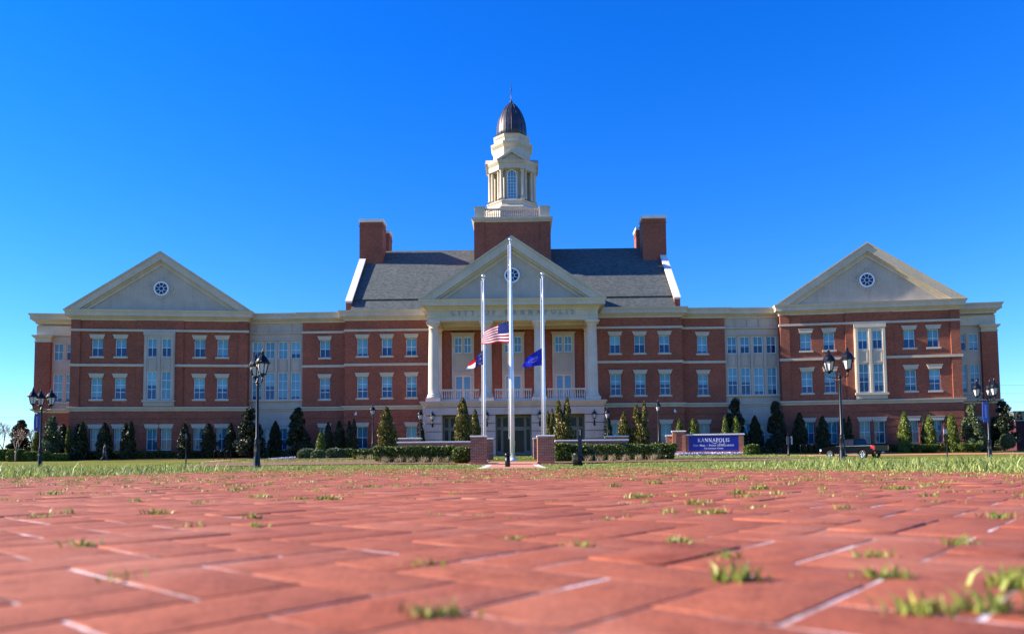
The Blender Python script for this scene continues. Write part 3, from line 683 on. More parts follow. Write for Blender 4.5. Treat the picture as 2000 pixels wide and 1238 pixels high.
# portico ------------------------------------------------------------------
YP = -5.0
q = MB(); doors = [(-1.95,1.95,.6,5.15), (-7.72,-3.78,.6,5.15), (3.78,7.72,.6,5.15)]
q.slab(-9.60, 9.60, .3, 5.98, YP+.14, YP+1.2, doors)
q.slab(-9.60, -8.6, .3, 5.98, YP+1.2, -.02, []); q.slab(8.6, 9.60, .3, 5.98, YP+1.2, -.02, [])
for k, (a, b) in enumerate(((.75,1.52),(1.63,2.39),(2.50,3.26),(3.37,4.13),(4.24,5.00),(5.11,5.90))):
    q.slab(-9.80, 9.80, a, b, YP-.12, YP+.2, [(h0, h1, .3, 5.15) for h0, h1, _, _ in doors])
    for s in (-1,1): xx = sorted((s*9.55, s*9.80)); q.box(xx[0], xx[1], YP+.201, -.06, a, b)
for cx in (-5.75, 0, 5.75):
    q.prism([(cx-.22,5.12),(cx+.22,5.12),(cx+.34,5.86),(cx-.34,5.86)], YP-.17, YP-.10)
q.build('portico_base', M['stone'], hall)
q = MB(); q.rect(-9.72, 9.72, YP, -.1, [(0,5.96),(.06,5.98),(.06,6.1),(.14,6.14),(.34,6.42),(.38,6.48),(.38,6.6),(.02,6.63)]); q.build('portico_ledge', M['stone'], hall)
# recessed entrance wall with glazed doors
q = MB(); q.box(-8.6, 8.6, YP+2.6, YP+2.7, .3, 5.96); q.build('recess_wall', M['stone'], hall)
for cx, hwd in ((-5.75,1.97),(0,1.95),(5.75,1.97)):
    e = MB(); z0 = .72; yy = YP+1.6; bars = [-hwd, -hwd+.62, -.68, 0, .68, hwd-.62, hwd]
    top = 5.12
    e.slab(-hwd, hwd, z0, top, yy, yy+.14, [(bars[0]+.16, bars[1]-.08, z0+.5, 3.55), (bars[1]+.12, bars[2]-.1, z0+.5, 3.55) if False else (9,9,9,9), (-1.15,-.06,z0+.32,3.45), (.06,1.15,z0+.32,3.45), (bars[5]+.08, bars[6]-.16, z0+.5, 3.55), (bars[0]+.16, bars[1]-.08, 3.85, 4.85), (-1.15,-.1,3.85,4.85), (.1,1.15,3.85,4.85), (bars[5]+.08, bars[6]-.16, 3.85, 4.85)])
    o = e.build('entrance_door', M['tan'], hall, (cx, 0, 0))
    p = MB(); p.box(-hwd+.1, hwd-.1, yy+.09, yy+.12, z0+.2, top-.2); p.build('pane', M['pane_m'], o)
    for hx in (-.13,.13):
        h = MB(); h.tube([(hx, yy-.06, 1.7),(hx, yy-.06, 2.3)], .018, 6); h.build('handle', M['pole'], o)
# columns
for cx in (-8.68, -2.88, 2.88, 8.68):
    c = MB(); cy = YP+.72
    c.box(cx-.80, cx+.80, cy-.80, cy+.80, 6.62, 7.0)
    prof = [(.72,7.0),(.76,7.06),(.76,7.14),(.70,7.2),(.66,7.24),(.69,7.3),(.69,7.36),(.62,7.42)]
    for k in range(0, 13): t = k/12; prof.append((.60-.10*t**1.7, 7.45+t*7.15))
    prof += [(.54,14.62),(.54,14.68),(.50,14.7),(.50,14.9),(.58,14.95),(.70,15.08),(.72,15.12)]
    c.lathe(cx, cy, prof, 32); c.box(cx-.76, cx+.76, cy-.76, cy+.76, 15.12, 15.36)
    c.build('column', M['column'], hall)
# entablature and ceiling
q = MB()
q.rect(-9.28, 9.28, YP+.05, -.05, [(0,15.36),(0,15.78),(.05,15.8),(.05,15.86),(0,15.88),(0,16.75),(.08,16.78)]); q.build('entablature', M['cream'], hall)
# hollow it visually: coffered soffit under the entablature
q = MB()
for cx in (-5.78, 0, 5.78): q.slab(cx-2.0, cx+2.0, 0, 1, 0, 0, []) if False else None
for yy in (YP+1.5, -1.2): q.box(-8.1, 8.1, yy, yy+.35, 15.1, 15.355)
for cx in (-5.78-2.4, -5.78+2.4, -2.4, 2.4, 5.78-2.4, 5.78+2.4): q.box(cx-.2, cx+.2, YP+1.86, -1.21, 15.12, 15.352)
q.build('ceiling_beam', M['cream'], hall)
cornice(-9.28, 9.28, YP+.05, 0, zt=17.61, proj=.85)
pediment(9.28, 17.615, 24.5, YP+.0, 7.5, ov=.87, g=1.15)
round_window(0, 20.3, YP-.01, r=.84)
tx_ = 'CITY OF KANNAPOLIS'; w0_ = text_quads(tx_, .56, .3)[1]; gap_ = .3+(13.4-w0_)/(len(tx_)-1)/.56; xx_ = -6.7
for ch in tx_:
    if ch != ' ': q = MB(); [q.prism([(xx_+a_, 16.0+b_) for a_, b_ in quad][::-1], YP-.03-.0004*(i % 5), YP+.05) for i, quad in enumerate(text_quads(ch, .56)[0])]; q.build('letter', M['metalletter'], hall)
    xx_ += (GL[ch][0]+gap_)*.56
# back wall of the balcony: brick panels, pilasters, window surrounds
for s in (-1, 1):
    for px_ in (8.62, 2.88): cx = s*px_; q = MB(); q.box(cx-.42, cx+.42, -.35, .02, 6.63, 14.6); q.rect(cx-.42, cx+.42, -.35, 0, [(0,14.6),(.05,14.64),(.05,14.75),(0,14.8),(0,15.05),(.14,15.2),(.16,15.3)]); q.build('pilaster', M['column'], hall)
for cx in (-5.78, 0, 5.78):
    q = MB(); hol = [(-.98,-.10,12.55,14.4),(.10,.98,12.55,14.4),(-.98,.98,6.65,10.0)]
    q.slab(-1.28, 1.28, 6.63, 14.6, -.22, .02, hol); q.prism([(-1.28,14.6),(1.28,14.6),(1.45,14.9),(-1.45,14.9)], -.3, .02); q.slab(-1.02, 1.02, 10.35, 12.35, -.27, -.22, [(-.9,.9,10.45,12.25)])
    o = q.build('window_surround', M['creamg'], hall, (cx, 0, 0))
    for x in (-.54, .54):
        f = obj('window', frame_mesh(.86,1.83,2,[.5]), hall, (cx+x, -.09, 12.56)); obj('pane', pane_mesh(.86,1.83,M['pane_b']), f)
    d = MB(); d.slab(-.98, .98, 6.64, 10.0, -.12, -.04, [(-.8,-.12,7.0,9.8),(.12,.8,7.0,9.8)])
    o2 = d.build('balcony_door', M['column'], hall, (cx, 0, 0)); p = MB(); p.box(-.86, .86, -.06, -.05, 6.9, 9.85); p.build('pane', M['pane_b'], o2)
# balustrades
def balustrade(x0, x1, y, z0, z1, parent, n, mat, axis='x', ox=0.0, oy=0.0):
    q = MB(); h = z1-z0
    def B(a, b, c0, c1, z_0, z_1):
        if axis == 'x': q.box(a, b, c0, c1, z_0, z_1)
        else: q.box(c0, c1, a, b, z_0, z_1)
    B(x0, x1, y-.16, y+.16, z0, z0+h*.18); B(x0, x1, y-.16, y+.16, z1-h*.13, z1)
    for i in range(n):
        t = x0+(x1-x0)*(i+.5)/n; a, b = z0+h*.18, z1-h*.13; hh = b-a
        cx, cy = (t, y) if axis == 'x' else (y, t)
        q.lathe(cx, cy, [(.07,a),(.07,a+.06*hh),(.045,a+.1*hh),(.085,a+.32*hh),(.07,a+.45*hh),(.038,a+.8*hh),(.06,a+.9*hh),(.06,b)], 8)
    return q.build('balustrade', mat, parent)
for a, b in ((-7.85,-3.7),(-2.05,2.05),(3.7,7.85)): balustrade(a, b, YP+.55, 6.63, 7.95, hall, 17, M['column'])
for s in (-1,1): balustrade(YP+1.55, -.4, s*8.9, 6.63, 7.95, hall, 12, M['column'], 'y')
# wall lanterns on the portico
def lantern_geo(s=1.0, n=6):
    cage = MB()
    for i in range(n):
        a = 2*math.pi*i/n; c, d = math.cos(a), math.sin(a)
        cage.tube([(.13*s*c,.13*s*d,.0),(.22*s*c,.22*s*d,.42*s)], .018*s, 4)
    cage.lathe(0,0,[(.02*s,-.12*s),(.06*s,-.10*s),(.05*s,-.04*s),(.15*s,-.02*s),(.15*s,.02*s),(.11*s,.03*s)], n*2)
    cap = MB(); cap.lathe(0,0,[(.20*s,.40*s),(.29*s,.42*s),(.29*s,.45*s),(.25*s,.50*s),(.20*s,.60*s),(.12*s,.70*s),(.07*s,.735*s),(.075*s,.77*s),(.045*s,.80*s),(.06*s,.85*s),(.03*s,.90*s),(.012*s,.98*s),(.004*s,1.0*s)], n*2, sm=False)
    for i in range(n):
        a = 2*math.pi*(i+.5)/n; c, d = math.cos(a), math.sin(a); cap.tube([(.285*s*c,.285*s*d,.44*s),(.30*s*c,.30*s*d,.50*s)], [.014*s,.006*s], 4)
    glass = MB(); glass.lathe(0,0,[(.115*s,.03*s),(.20*s,.41*s)], n, sm=False)
    return cage.mesh('lantern', M['black']), cap.mesh('lantern_cap', M['black']), glass.mesh('lantern_glass', M['lampglass'])
LG = lantern_geo(1.0)
for x in (-8.72, -2.86, 2.86, 8.72):
    b = MB(); b.tube([(0,0,-.75),(0,0,-.15)], .05, 8); b.box(-.09,.09,.10,.16,-.8,-.3); b.tube([(0,.14,-.6),(0,.02,-.72),(0,0,-.5)], .03, 6)
    o = b.build('wall_lantern', M['black'], hall, (x, YP-.26, 4.62)); o.scale = (1.0,1.0,1.0)
    l = obj('lantern_cage', LG[0], o); obj('lantern_cap', LG[1], o); obj('lantern_glass', LG[2], o)

# main roof -----------------------------------------------------------------
K = .9
q = MB()
def roofz(y): return 17.66+K*(y+.35) if y < 10.5 else 17.66+K*(21.35-y)
q.v += []; 
prof = [(-.35,17.62),(1.25,roofz(1.25)),(1.15,roofz(1.15)+.22),(10.5,roofz(10.49)+.22),(21.35,17.62)]
for (y0, z0), (y1, z1) in zip(prof[:-1], prof[1:]): q.poly([(-18.75,y0,z0),(18.75,y0,z0),(18.75,y1,z1),(-18.75,y1,z1)])
q.poly([(-18.75,y,z) for y, z in prof]); q.poly([(18.75,y,z) for y, z in prof][::-1])
q.build('roof', M['shingle'], hall)
for s in (-1, 1):
    xa, xb = sorted((s*18.75, s*19.42)); q = MB(); c = MB()
    prof = [(.3,17.62),(.3,18.65),(10.5,28.1),(20.7,18.65),(20.7,17.62)]
    q.rings([[(xa,y,z) for y, z in prof], [(xb,y,z) for y, z in prof]][::(1 if s > 0 else 1)]); q.build('parapet', M['brick'], hall)
    p2 = [(.18,18.62),(.18,18.84),(10.5,28.34),(20.8,18.84),(20.8,18.62),(10.5,28.08)]
    c.rings([[(xa-.07,y,z) for y, z in p2], [(xb+.07,y,z) for y, z in p2]]); c.build('coping', M['coping'], hall)
    xa, xb = sorted((s*16.55, s*19.5))
    for y0, y1, zt in ((7.9,10.2,31.05),(12.6,14.9,31.05)):
        q = MB(); q.box(xa, xb, y0, y1, 20, zt-.4); q.box(xa-.06, xb+.06, y0-.06, y1+.06, zt-.95, zt-.8); o = q.build('chimney', M['brick'], hall)
        c = MB(); c.rect(xa, xb, y0, y1, [(.0,zt-.4),(.1,zt-.36),(.13,zt-.12),(.13,zt),(.0,zt+.02)]); c.build('chimney_cap', M['coping'], o)
# tower -----------------------------------------------------------------------
TY = 10.5
q = MB(); q.box(-4.7, 4.7, TY-4.7, TY+4.7, 20, 29.8)
for sx in (-1,1):
    xx = sorted((sx*3.45, sx*4.76)); q.box(*xx, TY-4.78, TY-4.6, 20, 29.78)
q.build('tower_wall', M['brick'], hall)
q = MB(); q.rect(-4.7, 4.7, TY-4.7, TY+4.7, [(.06,29.75),(.10,29.85),(.3,30.05),(.34,30.12),(.34,30.3),(0,30.32)]); q.build('tower_cornice', M['cream'], hall)
for sx in (-1,1):
    for sy in (-1,1):
        q = MB(); cx, cy = sx*4.05, TY+sy*4.05; q.box(cx-.6, cx+.6, cy-.6, cy+.6, 30.3, 31.6); q.box(cx-.68, cx+.68, cy-.68, cy+.68, 31.6, 31.78); q.build('pedestal', M['cream'], hall)
for s in (-1,1):
    balustrade(-3.44, 3.44, TY+s*4.2, 30.31, 31.62, hall, 26, M['column']); balustrade(TY-3.44, TY+3.44, s*4.2, 30.31, 31.62, hall, 26, M['column'], 'y')
def octa(prof, name, mat, nn=8, rot=math.pi/8, sm=False):
    k = 1/math.cos(math.pi/nn); q = MB(); q.lathe(0, TY, [(r_*k, z) for r_, z in prof], nn, sm=sm, rot=rot); return q.build(name, mat, hall)
octa([(3.55,30.31),(3.55,31.95),(3.62,32.0),(3.62,32.15),(3.45,32.2),(3.2,32.6),(3.2,32.9),(3.3,32.95),(3.3,33.1),(2.9,33.35)], 'cupola_base', M['cream'])
octa([(2.35,33.3),(2.35,37.4)], 'cupola_wall', M['cream'])
q = MB()
octa([(2.45,37.2),(2.45,37.75),(2.6,37.8),(2.75,38.15),(2.8,38.3),(2.3,38.4)], 'cupola_entablature', M['cream'])
for k in range(4):
    a = k*math.pi/2
    g = MB()   # projecting aedicule on each cardinal face (front one looks to -y)
    for x in (-1.33, 1.33):
        g.lathe(x, -2.85, [(.30,33.35),(.30,33.5),(.24,33.56),(.21,36.9),(.27,36.98),(.30,37.15)], 14); g.box(x-.32,x+.32,-3.17,-2.5,33.1,33.36); g.box(x-.34,x+.34,-3.19,-2.45,37.15,37.3)
        g.box(x-.2, x+.2, -2.5, -2.3, 33.3, 37.3)
    g.box(-1.62, 1.62, -3.14, -2.2, 37.3, 37.95); g.box(-1.78, 1.78, -3.3, -2.2, 37.95, 38.2)
    g.prism([(-1.6,38.2),(1.6,38.2),(0,39.25)], -3.08, -2.0); g.box(-1.86,1.86,-3.42,-2.0,38.2,38.3)
    for sg_ in (-1,1):
        pp_ = [(sg_*1.9,38.3),(0,39.55),(0,39.22),(sg_*1.42,38.3)]; g.prism(pp_ if sg_ > 0 else pp_[::-1], -3.45, -1.9)
    
    g.slab(-.78, .78, 33.35, 37.2, -2.5, -2.3, [(-.5,.5,33.5,36.75)])
    o = g.build('cupola_gable', M['cream'], hall, (0, TY, 0), a)
    f = MB(); w, z0, zs = .5, 33.45, 36.7
    n = 12
    for i in range(n):
        t0, t1 = math.pi*i/n, math.pi*(i+1)/n
        f.prism([(w*math.cos(t0), zs+w*math.sin(t0)), (w*math.cos(t1), zs+w*math.sin(t1)), ((w+.1)*math.cos(t1), zs+(w+.1)*math.sin(t1)), ((w+.1)*math.cos(t0), zs+(w+.1)*math.sin(t0))][::-1], -2.56, -2.36)
    f.box(-w-.1,-w,-2.56,-2.36,z0,zs); f.box(w,w+.1,-2.56,-2.36,z0,zs); f.box(-w,w,-2.56,-2.36,z0,z0+.1)
    for x in (-.17,.17): f.box(x-.02,x+.02,-2.53,-2.45,z0,zs+.42)
    for j in range(1,8): f.box(-w,w,-2.525,-2.46,z0+j*.42-.018,z0+j*.42+.018)
    f.build('arched_window', M['white'], o)
    p = MB(); p.prism([(-w,z0),(w,z0)] + [(w*math.cos(math.pi*i/n), zs+w*math.sin(math.pi*i/n)) for i in range(n+1)], -2.512, -2.508); p.build('pane', M['pane_b'], o)
# corner blocks between the gables
for k in range(4):
    a = k*math.pi/2+math.pi/4; g = MB()
    for x in (-.55,.55): g.lathe(x, -2.95, [(.25,33.35),(.2,33.5),(.18,36.95),(.26,37.1)], 12)
    g.box(-.95,.95,-3.3,-2.2,37.1,37.75); g.rect(-.95,.95,-3.3,-2.2,[(.02,37.75),(.22,38.1),(.25,38.3),(0,38.33)])
    g.build('cupola_corner', M['cream'], hall, (0, TY, 0), a)
octa([(2.4,38.3),(2.4,40.4),(2.45,40.45),(2.66,40.75),(2.7,40.95),(2.72,41.05),(2.25,41.1)], 'cupola_drum', M['cream'])
octa([(2.2,41.08),(2.2,41.75),(2.26,41.8),(2.34,42.0),(2.36,42.15),(1.9,42.2)], 'cupola_drum', M['cream'])
# ribbed copper dome
prof = [(1.86,42.15),(1.9,42.2)]
for k in range(15):
    t = k/14; prof.append((1.88*(math.cos(t*math.pi/2)**.72)*(1-.04*t)+.10*t, 42.25+5.0*math.sin(t*math.pi/2)**1.0*(t**.12 if t > 0 else 0)))
prof = [(1.88,42.2),(1.93,43.0),(1.90,43.8),(1.78,44.6),(1.55,45.35),(1.22,46.0),(.85,46.55),(.5,46.95),(.2,47.2),(.13,47.35)]
q = MB(); q.lathe(0, TY, prof, 48)
for i in range(16):
    a = 2*math.pi*i/16; q.tube([((r_+.015)*math.cos(a), TY+(r_+.015)*math.sin(a), z) for r_, z in prof], .035, 4)
q.build('dome', M['copper'], hall)
q = MB(); q.lathe(0, TY, [(.13,47.3),(.2,47.42),(.14,47.5),(.06,47.56),(.05,47.9),(.035,49.0),(.10,49.08),(.10,49.16),(.03,49.22),(.02,50.15)], 10); q.build('finial', M['copper'], hall)
# security cameras on the walls
for px, py, y in ((695,808,-.12),(1317,803,-.12)):
    p = at(px, py, 84.9 ); q = MB(); q.box(-.08,.08,-.05,.06,0,.25); q.lathe(0,-.22,[(.02,-.2),(.13,-.14),(.16,-.02),(.14,.06),(.03,.1)],12); q.tube([(0,0,.2),(0,-.22,.2),(0,-.22,.1)], .03, 6)
    q.build('security_camera', M['white'], hall, (p.x-XB, y, p.z))

# ------------------------------------------------------------------ trees and shrubs
def leaf_cloud(P, size, tall=1.0, upright=.5, curl=0.0):
    """one quad per point P, size array; upright 0..1 biases the leaf to stand vertically"""
    n = len(P); d = rng.normal(0, 1, (n,3)); d[:,2] = d[:,2]*(1-upright)+upright*1.6*np.sign(rng.random(n)-.15)*1.0
    d /= np.linalg.norm(d, axis=1)[:,None]; r = rng.normal(0,1,(n,3)); a = np.cross(d, r); a /= np.linalg.norm(a, axis=1)[:,None]+1e-9
    s = size[:,None]; L = d*s*tall; A = a*s*.5
    V = np.stack([P-L*.5, P+A*.9, P+L*.5, P-A*.9], 1)
    F = np.arange(n*4).reshape(n,4); return V.reshape(-1,3), F
def crown_mesh(name, P, size, mat, tall=1.0, upright=.5, tone=None):
    V, F = leaf_cloud(P, size, tall, upright)
    t = rng.random(len(P)) if tone is None else tone
    return soup(name, V, F, mat, attr=np.repeat(t,4))
def lumps(zt, th, seed, k=6.0, amp=.16):
    r_ = np.random.default_rng(seed); o = 0
    for i in range(5): o = o + np.sin(k*zt*r_.uniform(.6,2.2)+th*r_.integers(1,5)+r_.uniform(0,6))
    return 1+amp*o/2.2
def arbor_points(n, h, r, seed, tips=1):
    t = rng.random(n)**.9; th = rng.uniform(0,2*math.pi,n)
    prof = (.86+.14*np.clip(t/.25,0,1))*np.clip((1-t)/.50,0,1)**.62
    rad = r*prof*(rng.random(n)**.28)*lumps(t*h/1.0, th, seed)
    X, Y, Zz = rad*np.cos(th), rad*np.sin(th), t*h
    if tips == 2:
        k = (t > .5); side = np.where(rng.random(n) < .5, -1, 1); X = np.where(k, X*.55+side*r*.42*np.clip((t-.5)*4,0,1), X); Zz = np.where(side < 0, Zz*(1-.05*k), Zz)
    return np.stack([X,Y,Zz],-1), t
TREES = {}
def arbor_proto(key, mat, h=3.4, r=.62, tips=1, n=7000, seed=1):
    P, t = arbor_points(n, h, r, seed, tips)
    me = crown_mesh('crown', P, rng.uniform(.05,.13,n), M[mat], 1.9, .75)
    tr = MB(); tr.tube([(0,0,-.3),(0,0,h*.5),(0,0,h*.85)], [.07,.045,.015], 7)
    TREES[key] = (me, tr.mesh('trunk', M['bark']), h)
def magnolia_proto(key, mat, h=5.6, r=1.45, n=9000, seed=3):
    rs = np.random.default_rng(seed); C = []; 
    for i in range(34):
        t = rs.random()**.8; rr = r*(1-t)**.75*.8+.12; a = rs.uniform(0,6.28); C.append((rr*math.cos(a)*.85, rr*math.sin(a)*.85, .25+t*(h-.7), .62-.32*t+rs.uniform(-.08,.1)))
    C += [(0,0,h*k/8, .5*(1-k/9)+.2) for k in range(1,8)]; C = np.array(C); w = C[:,3]**2; idx = rng.choice(len(C), n, p=w/w.sum())
    d = rng.normal(0,1,(n,3)); d /= np.linalg.norm(d,axis=1)[:,None]; rad = C[idx,3]*rng.random(n)**.35*.95
    P = C[idx,:3] + d*rad[:,None]; P[:,2] = np.maximum(P[:,2], .05)
    me = crown_mesh('crown', P, rng.uniform(.09,.20,n), M[mat], 1.5, .15, np.clip(rng.normal(.42,.28,n)+.12*rng.random(len(C))[idx],0,1))
    tr = MB(); tr.tube([(0,0,-.3),(.03,0,h*.4),(0,.02,h*.9)], [.11,.07,.02], 7)
    for i in range(8):
        z = .6+i*.5; a = i*2.4; tr.tube([(0,0,z),(r*.6*(1-z/h)*math.cos(a), r*.6*(1-z/h)*math.sin(a), z+.35)], [.035,.012], 5)
    TREES[key] = (me, tr.mesh('trunk', M['bark']), h)
for i in range(3): arbor_proto('a%d' % i, 'arbor', seed=i+1)
arbor_proto('d0', 'arbor', tips=2, seed=9, r=.66)
arbor_proto('g0', 'arborgold', seed=5, r=.78, n=9000); arbor_proto('g1', 'arborgold', tips=2, seed=6, r=.8, n=9500)
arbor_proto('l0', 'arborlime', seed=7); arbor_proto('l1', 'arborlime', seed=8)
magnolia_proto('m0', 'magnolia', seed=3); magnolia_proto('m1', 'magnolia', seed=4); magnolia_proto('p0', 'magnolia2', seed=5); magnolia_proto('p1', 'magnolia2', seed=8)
def tree(key, px, ytop, Y, wpx, label, cat='tree', name='columnar_evergreen', group='evergreens planted along the city hall', base=None):
    top = at(px, ytop, Y); x = top.x; zb = gz(x, Y) if base is None else base
    h = top.z-zb; me, tr, h0 = TREES[key]; s = h/h0*1.02
    r0 = {'a':.62,'d':.66,'g':.78,'l':.62,'m':1.45,'p':1.45}[key[0]]; w = wpx/FPX*Y/2/(r0*(.86 if key[0] in 'adlg' else .92))
    o = tag(empty(name, (x, Y, zb), random.uniform(0,6.28) if key[0] in 'mp' else random.uniform(-.4,.4)), label, cat, group)
    obj('crown', me, o, scale=(w, w, s)); obj('trunk', tr, o, scale=(w, w, s)); return o
A, MG = 'columnar_evergreen', 'magnolia_tree'
G1, G2 = 'columnar evergreens along the foot of the city hall', 'magnolias at the corners of the city hall'
for args in (
 ('l0', 72, 845, 84, 15, 'narrow green columnar evergreen behind the leftmost lamp post'),
 ('a1', 124, 830, 82.5, 22, 'dark columnar evergreen squeezed against the left corner magnolia'),
 ('l1', 134, 832, 81.9, 9, 'very thin columnar evergreen between the left magnolia and the brick corner'),
 ('d0', 157, 826, 80.6, 25, 'twin tipped dark columnar evergreen at the left corner of the left wing'),
 ('a0', 205, 827, 80.8, 22, 'dark columnar evergreen right behind the walking person'),
 ('d0', 251, 824, 81.0, 24, 'dark evergreen with double tip left of the paired windows of the left wing'),
 ('a2', 361, 827, 81.4, 20, 'dark columnar evergreen just right of the paired ground floor windows, behind the slim black post'),
 ('a0', 408, 828, 81.8, 22, 'dark columnar evergreen between the two right windows of the left wing'),
 ('a1', 451, 828, 82.2, 19, 'dark columnar evergreen left of the big dark magnolia behind the tall lamp'),
 ('a0', 538, 824, 83.6, 20, 'dark columnar evergreen between the two big dark magnolias'),
 ('a2', 641, 826, 83.2, 15, 'dark slim evergreen below the single column of windows left of centre'),
 ('a1', 663, 824, 83.0, 20, 'dark columnar evergreen, middle one of three left of the single post lamp'),
 ('d0', 687, 820, 82.6, 20, 'dark columnar evergreen just left of the white edged window by the single post lamp'),
 ('l0', 775, 848, 60, 9, 'tiny bronze evergreen beside the left end of the low brick wall'),
 ('a1', 822, 826, 79.0, 14, 'dark slim evergreen tucked against the left side of the portico'),
 ('a0', 1187, 812, 79.0, 15, 'dark slim evergreen tucked against the right side of the portico'),
 ('a2', 1474, 814, 83.2, 22, 'dark columnar evergreen between the sign wall and the right tall magnolia'),
 ('a0', 1561, 808, 82.3, 22, 'dark columnar evergreen at the left corner of the right wing'),
 ('a1', 1606, 814, 81.9, 21, 'dark columnar evergreen between the two left windows of the right wing'),
 ('d0', 1653, 815, 81.4, 20, 'dark columnar evergreen right behind the black pickup cab'),
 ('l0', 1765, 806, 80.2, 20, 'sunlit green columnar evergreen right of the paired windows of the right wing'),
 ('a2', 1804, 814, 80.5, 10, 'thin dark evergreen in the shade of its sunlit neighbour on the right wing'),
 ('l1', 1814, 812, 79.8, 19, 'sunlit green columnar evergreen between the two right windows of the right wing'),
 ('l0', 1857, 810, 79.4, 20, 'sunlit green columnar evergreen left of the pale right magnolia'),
): tree(*args, group=G1)
for args in (
 ('g0', 755, 797, 57, 30, 'big bronze green conical evergreen right of the single post lamp'),
 ('l1', 627, 842, 62, 16, 'small sunlit evergreen standing between the round shrubs left of centre'),
 ('g0', 904, 780, 46, 29, 'tallest bronze green evergreen just left of the left flagpole'),
 ('g0', 928, 802, 50, 19, 'smaller bronze evergreen between the tallest one and the left flagpole'),
 ('g1', 1074, 800, 50, 18, 'small twin tipped evergreen just right of the right flagpole'),
 ('g1', 1099, 779, 46, 33, 'big double tipped bronze green evergreen right of the right flagpole'),
 ('g0', 1218, 807, 57, 22, 'rounded bronze evergreen above the right low brick wall'),
 ('g1', 1250, 787, 57, 30, 'tall bronze green evergreen left of the right single post lamp'),
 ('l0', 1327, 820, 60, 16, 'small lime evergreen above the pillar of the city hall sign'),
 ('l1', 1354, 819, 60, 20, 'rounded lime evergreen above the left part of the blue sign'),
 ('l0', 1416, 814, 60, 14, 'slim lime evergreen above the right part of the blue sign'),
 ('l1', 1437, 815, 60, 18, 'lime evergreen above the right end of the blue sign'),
): tree(*args, group='bronze and lime evergreens on the front lawn')
for args in (
 ('m0', 40, 817, 88, 50, 'dark conical magnolia at the far left beyond the building'),
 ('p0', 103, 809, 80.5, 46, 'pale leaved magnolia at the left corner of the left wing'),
 ('m1', 489, 792, 81.5, 58, 'large dark magnolia behind the tall double lamp'),
 ('m0', 581, 792, 82.5, 52, 'large dark magnolia in front of the left cream link'),
 ('m1', 1433, 773, 82.5, 52, 'large dark magnolia rising behind the blue sign'),
 ('m0', 1515, 779, 82.0, 42, 'large dark magnolia at the left corner of the right wing'),
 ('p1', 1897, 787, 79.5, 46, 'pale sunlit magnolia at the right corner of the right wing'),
 ('m1', 1957, 778, 82, 52, 'dark magnolia at the right end of the building behind the banner lamp'),
 ('m0', 1990, 800, 110, 26, 'dark distant tree at the right edge beyond the building'),
): tree(*args, name=MG, group=G2)
# bare winter trees
def bare_tree(px, ytop, Y, label, mat, seed, spread=.55, leaves=None, name='bare_tree', depth=6):
    rs = random.Random(seed); top = at(px, ytop, Y); zb = gz(top.x, Y); H = top.z-zb
    o = tag(empty(name, (top.x, Y, zb)), label, 'tree', None); br = MB(); tw = []
    def grow(p, d, L, r_, k):
        q_ = p+d*L; br.tube([p, (p+q_)/2+Vector((rs.gauss(0,.03)*L, rs.gauss(0,.03)*L, 0)), q_], [r_, r_*.85, r_*.65], 4 if k > 1 else 6)
        tw.append(q_)
        if k >= depth: return
        for i in range(3 if k > 0 else 4):
            a = rs.uniform(0,6.28); s = rs.uniform(.3,spread+.2); n = (d+Vector((math.cos(a)*s, math.sin(a)*s, rs.uniform(-.05,.25)))).normalized()
            grow(q_ if i else p+d*L*.7, n, L*rs.uniform(.62,.82), r_*.62, k+1)
    grow(Vector((0,0,-.1)), Vector((rs.gauss(0,.05),rs.gauss(0,.05),1)).normalized(), H*.26, H*.016, 1)
    zm = max(t.z for t in tw); f = H/zm
    br.v = [(x*f, y*f, z*f) for x, y, z in br.v]
    br.build('branches', M[mat], o)
    if leaves:
        P = np.array([tuple(rs.choice(tw)*f) for _ in range(leaves)])+rng.normal(0,.1,(leaves,3))
        obj('leaves', crown_mesh('leaves', P, rng.uniform(.05,.10,leaves), M['brownleaf'], 1.3, .1), o)
    return o
bare_tree(32, 828, 78, 'small bare crape myrtle with pale stems and a few brown leaves at the left edge', 'palebark', 4, .35, 500, 'crape_myrtle', 5)
bare_tree(8, 822, 150, 'grey leafless tree at the left edge of the photo', 'greybark', 11, .6)
bare_tree(62, 832, 145, 'grey leafless tree showing between the dark magnolia and the left end of the building', 'greybark', 12, .6)
bare_tree(22, 835, 170, 'faint grey leafless tree far behind the dark left magnolia', 'greybark', 13, .6)
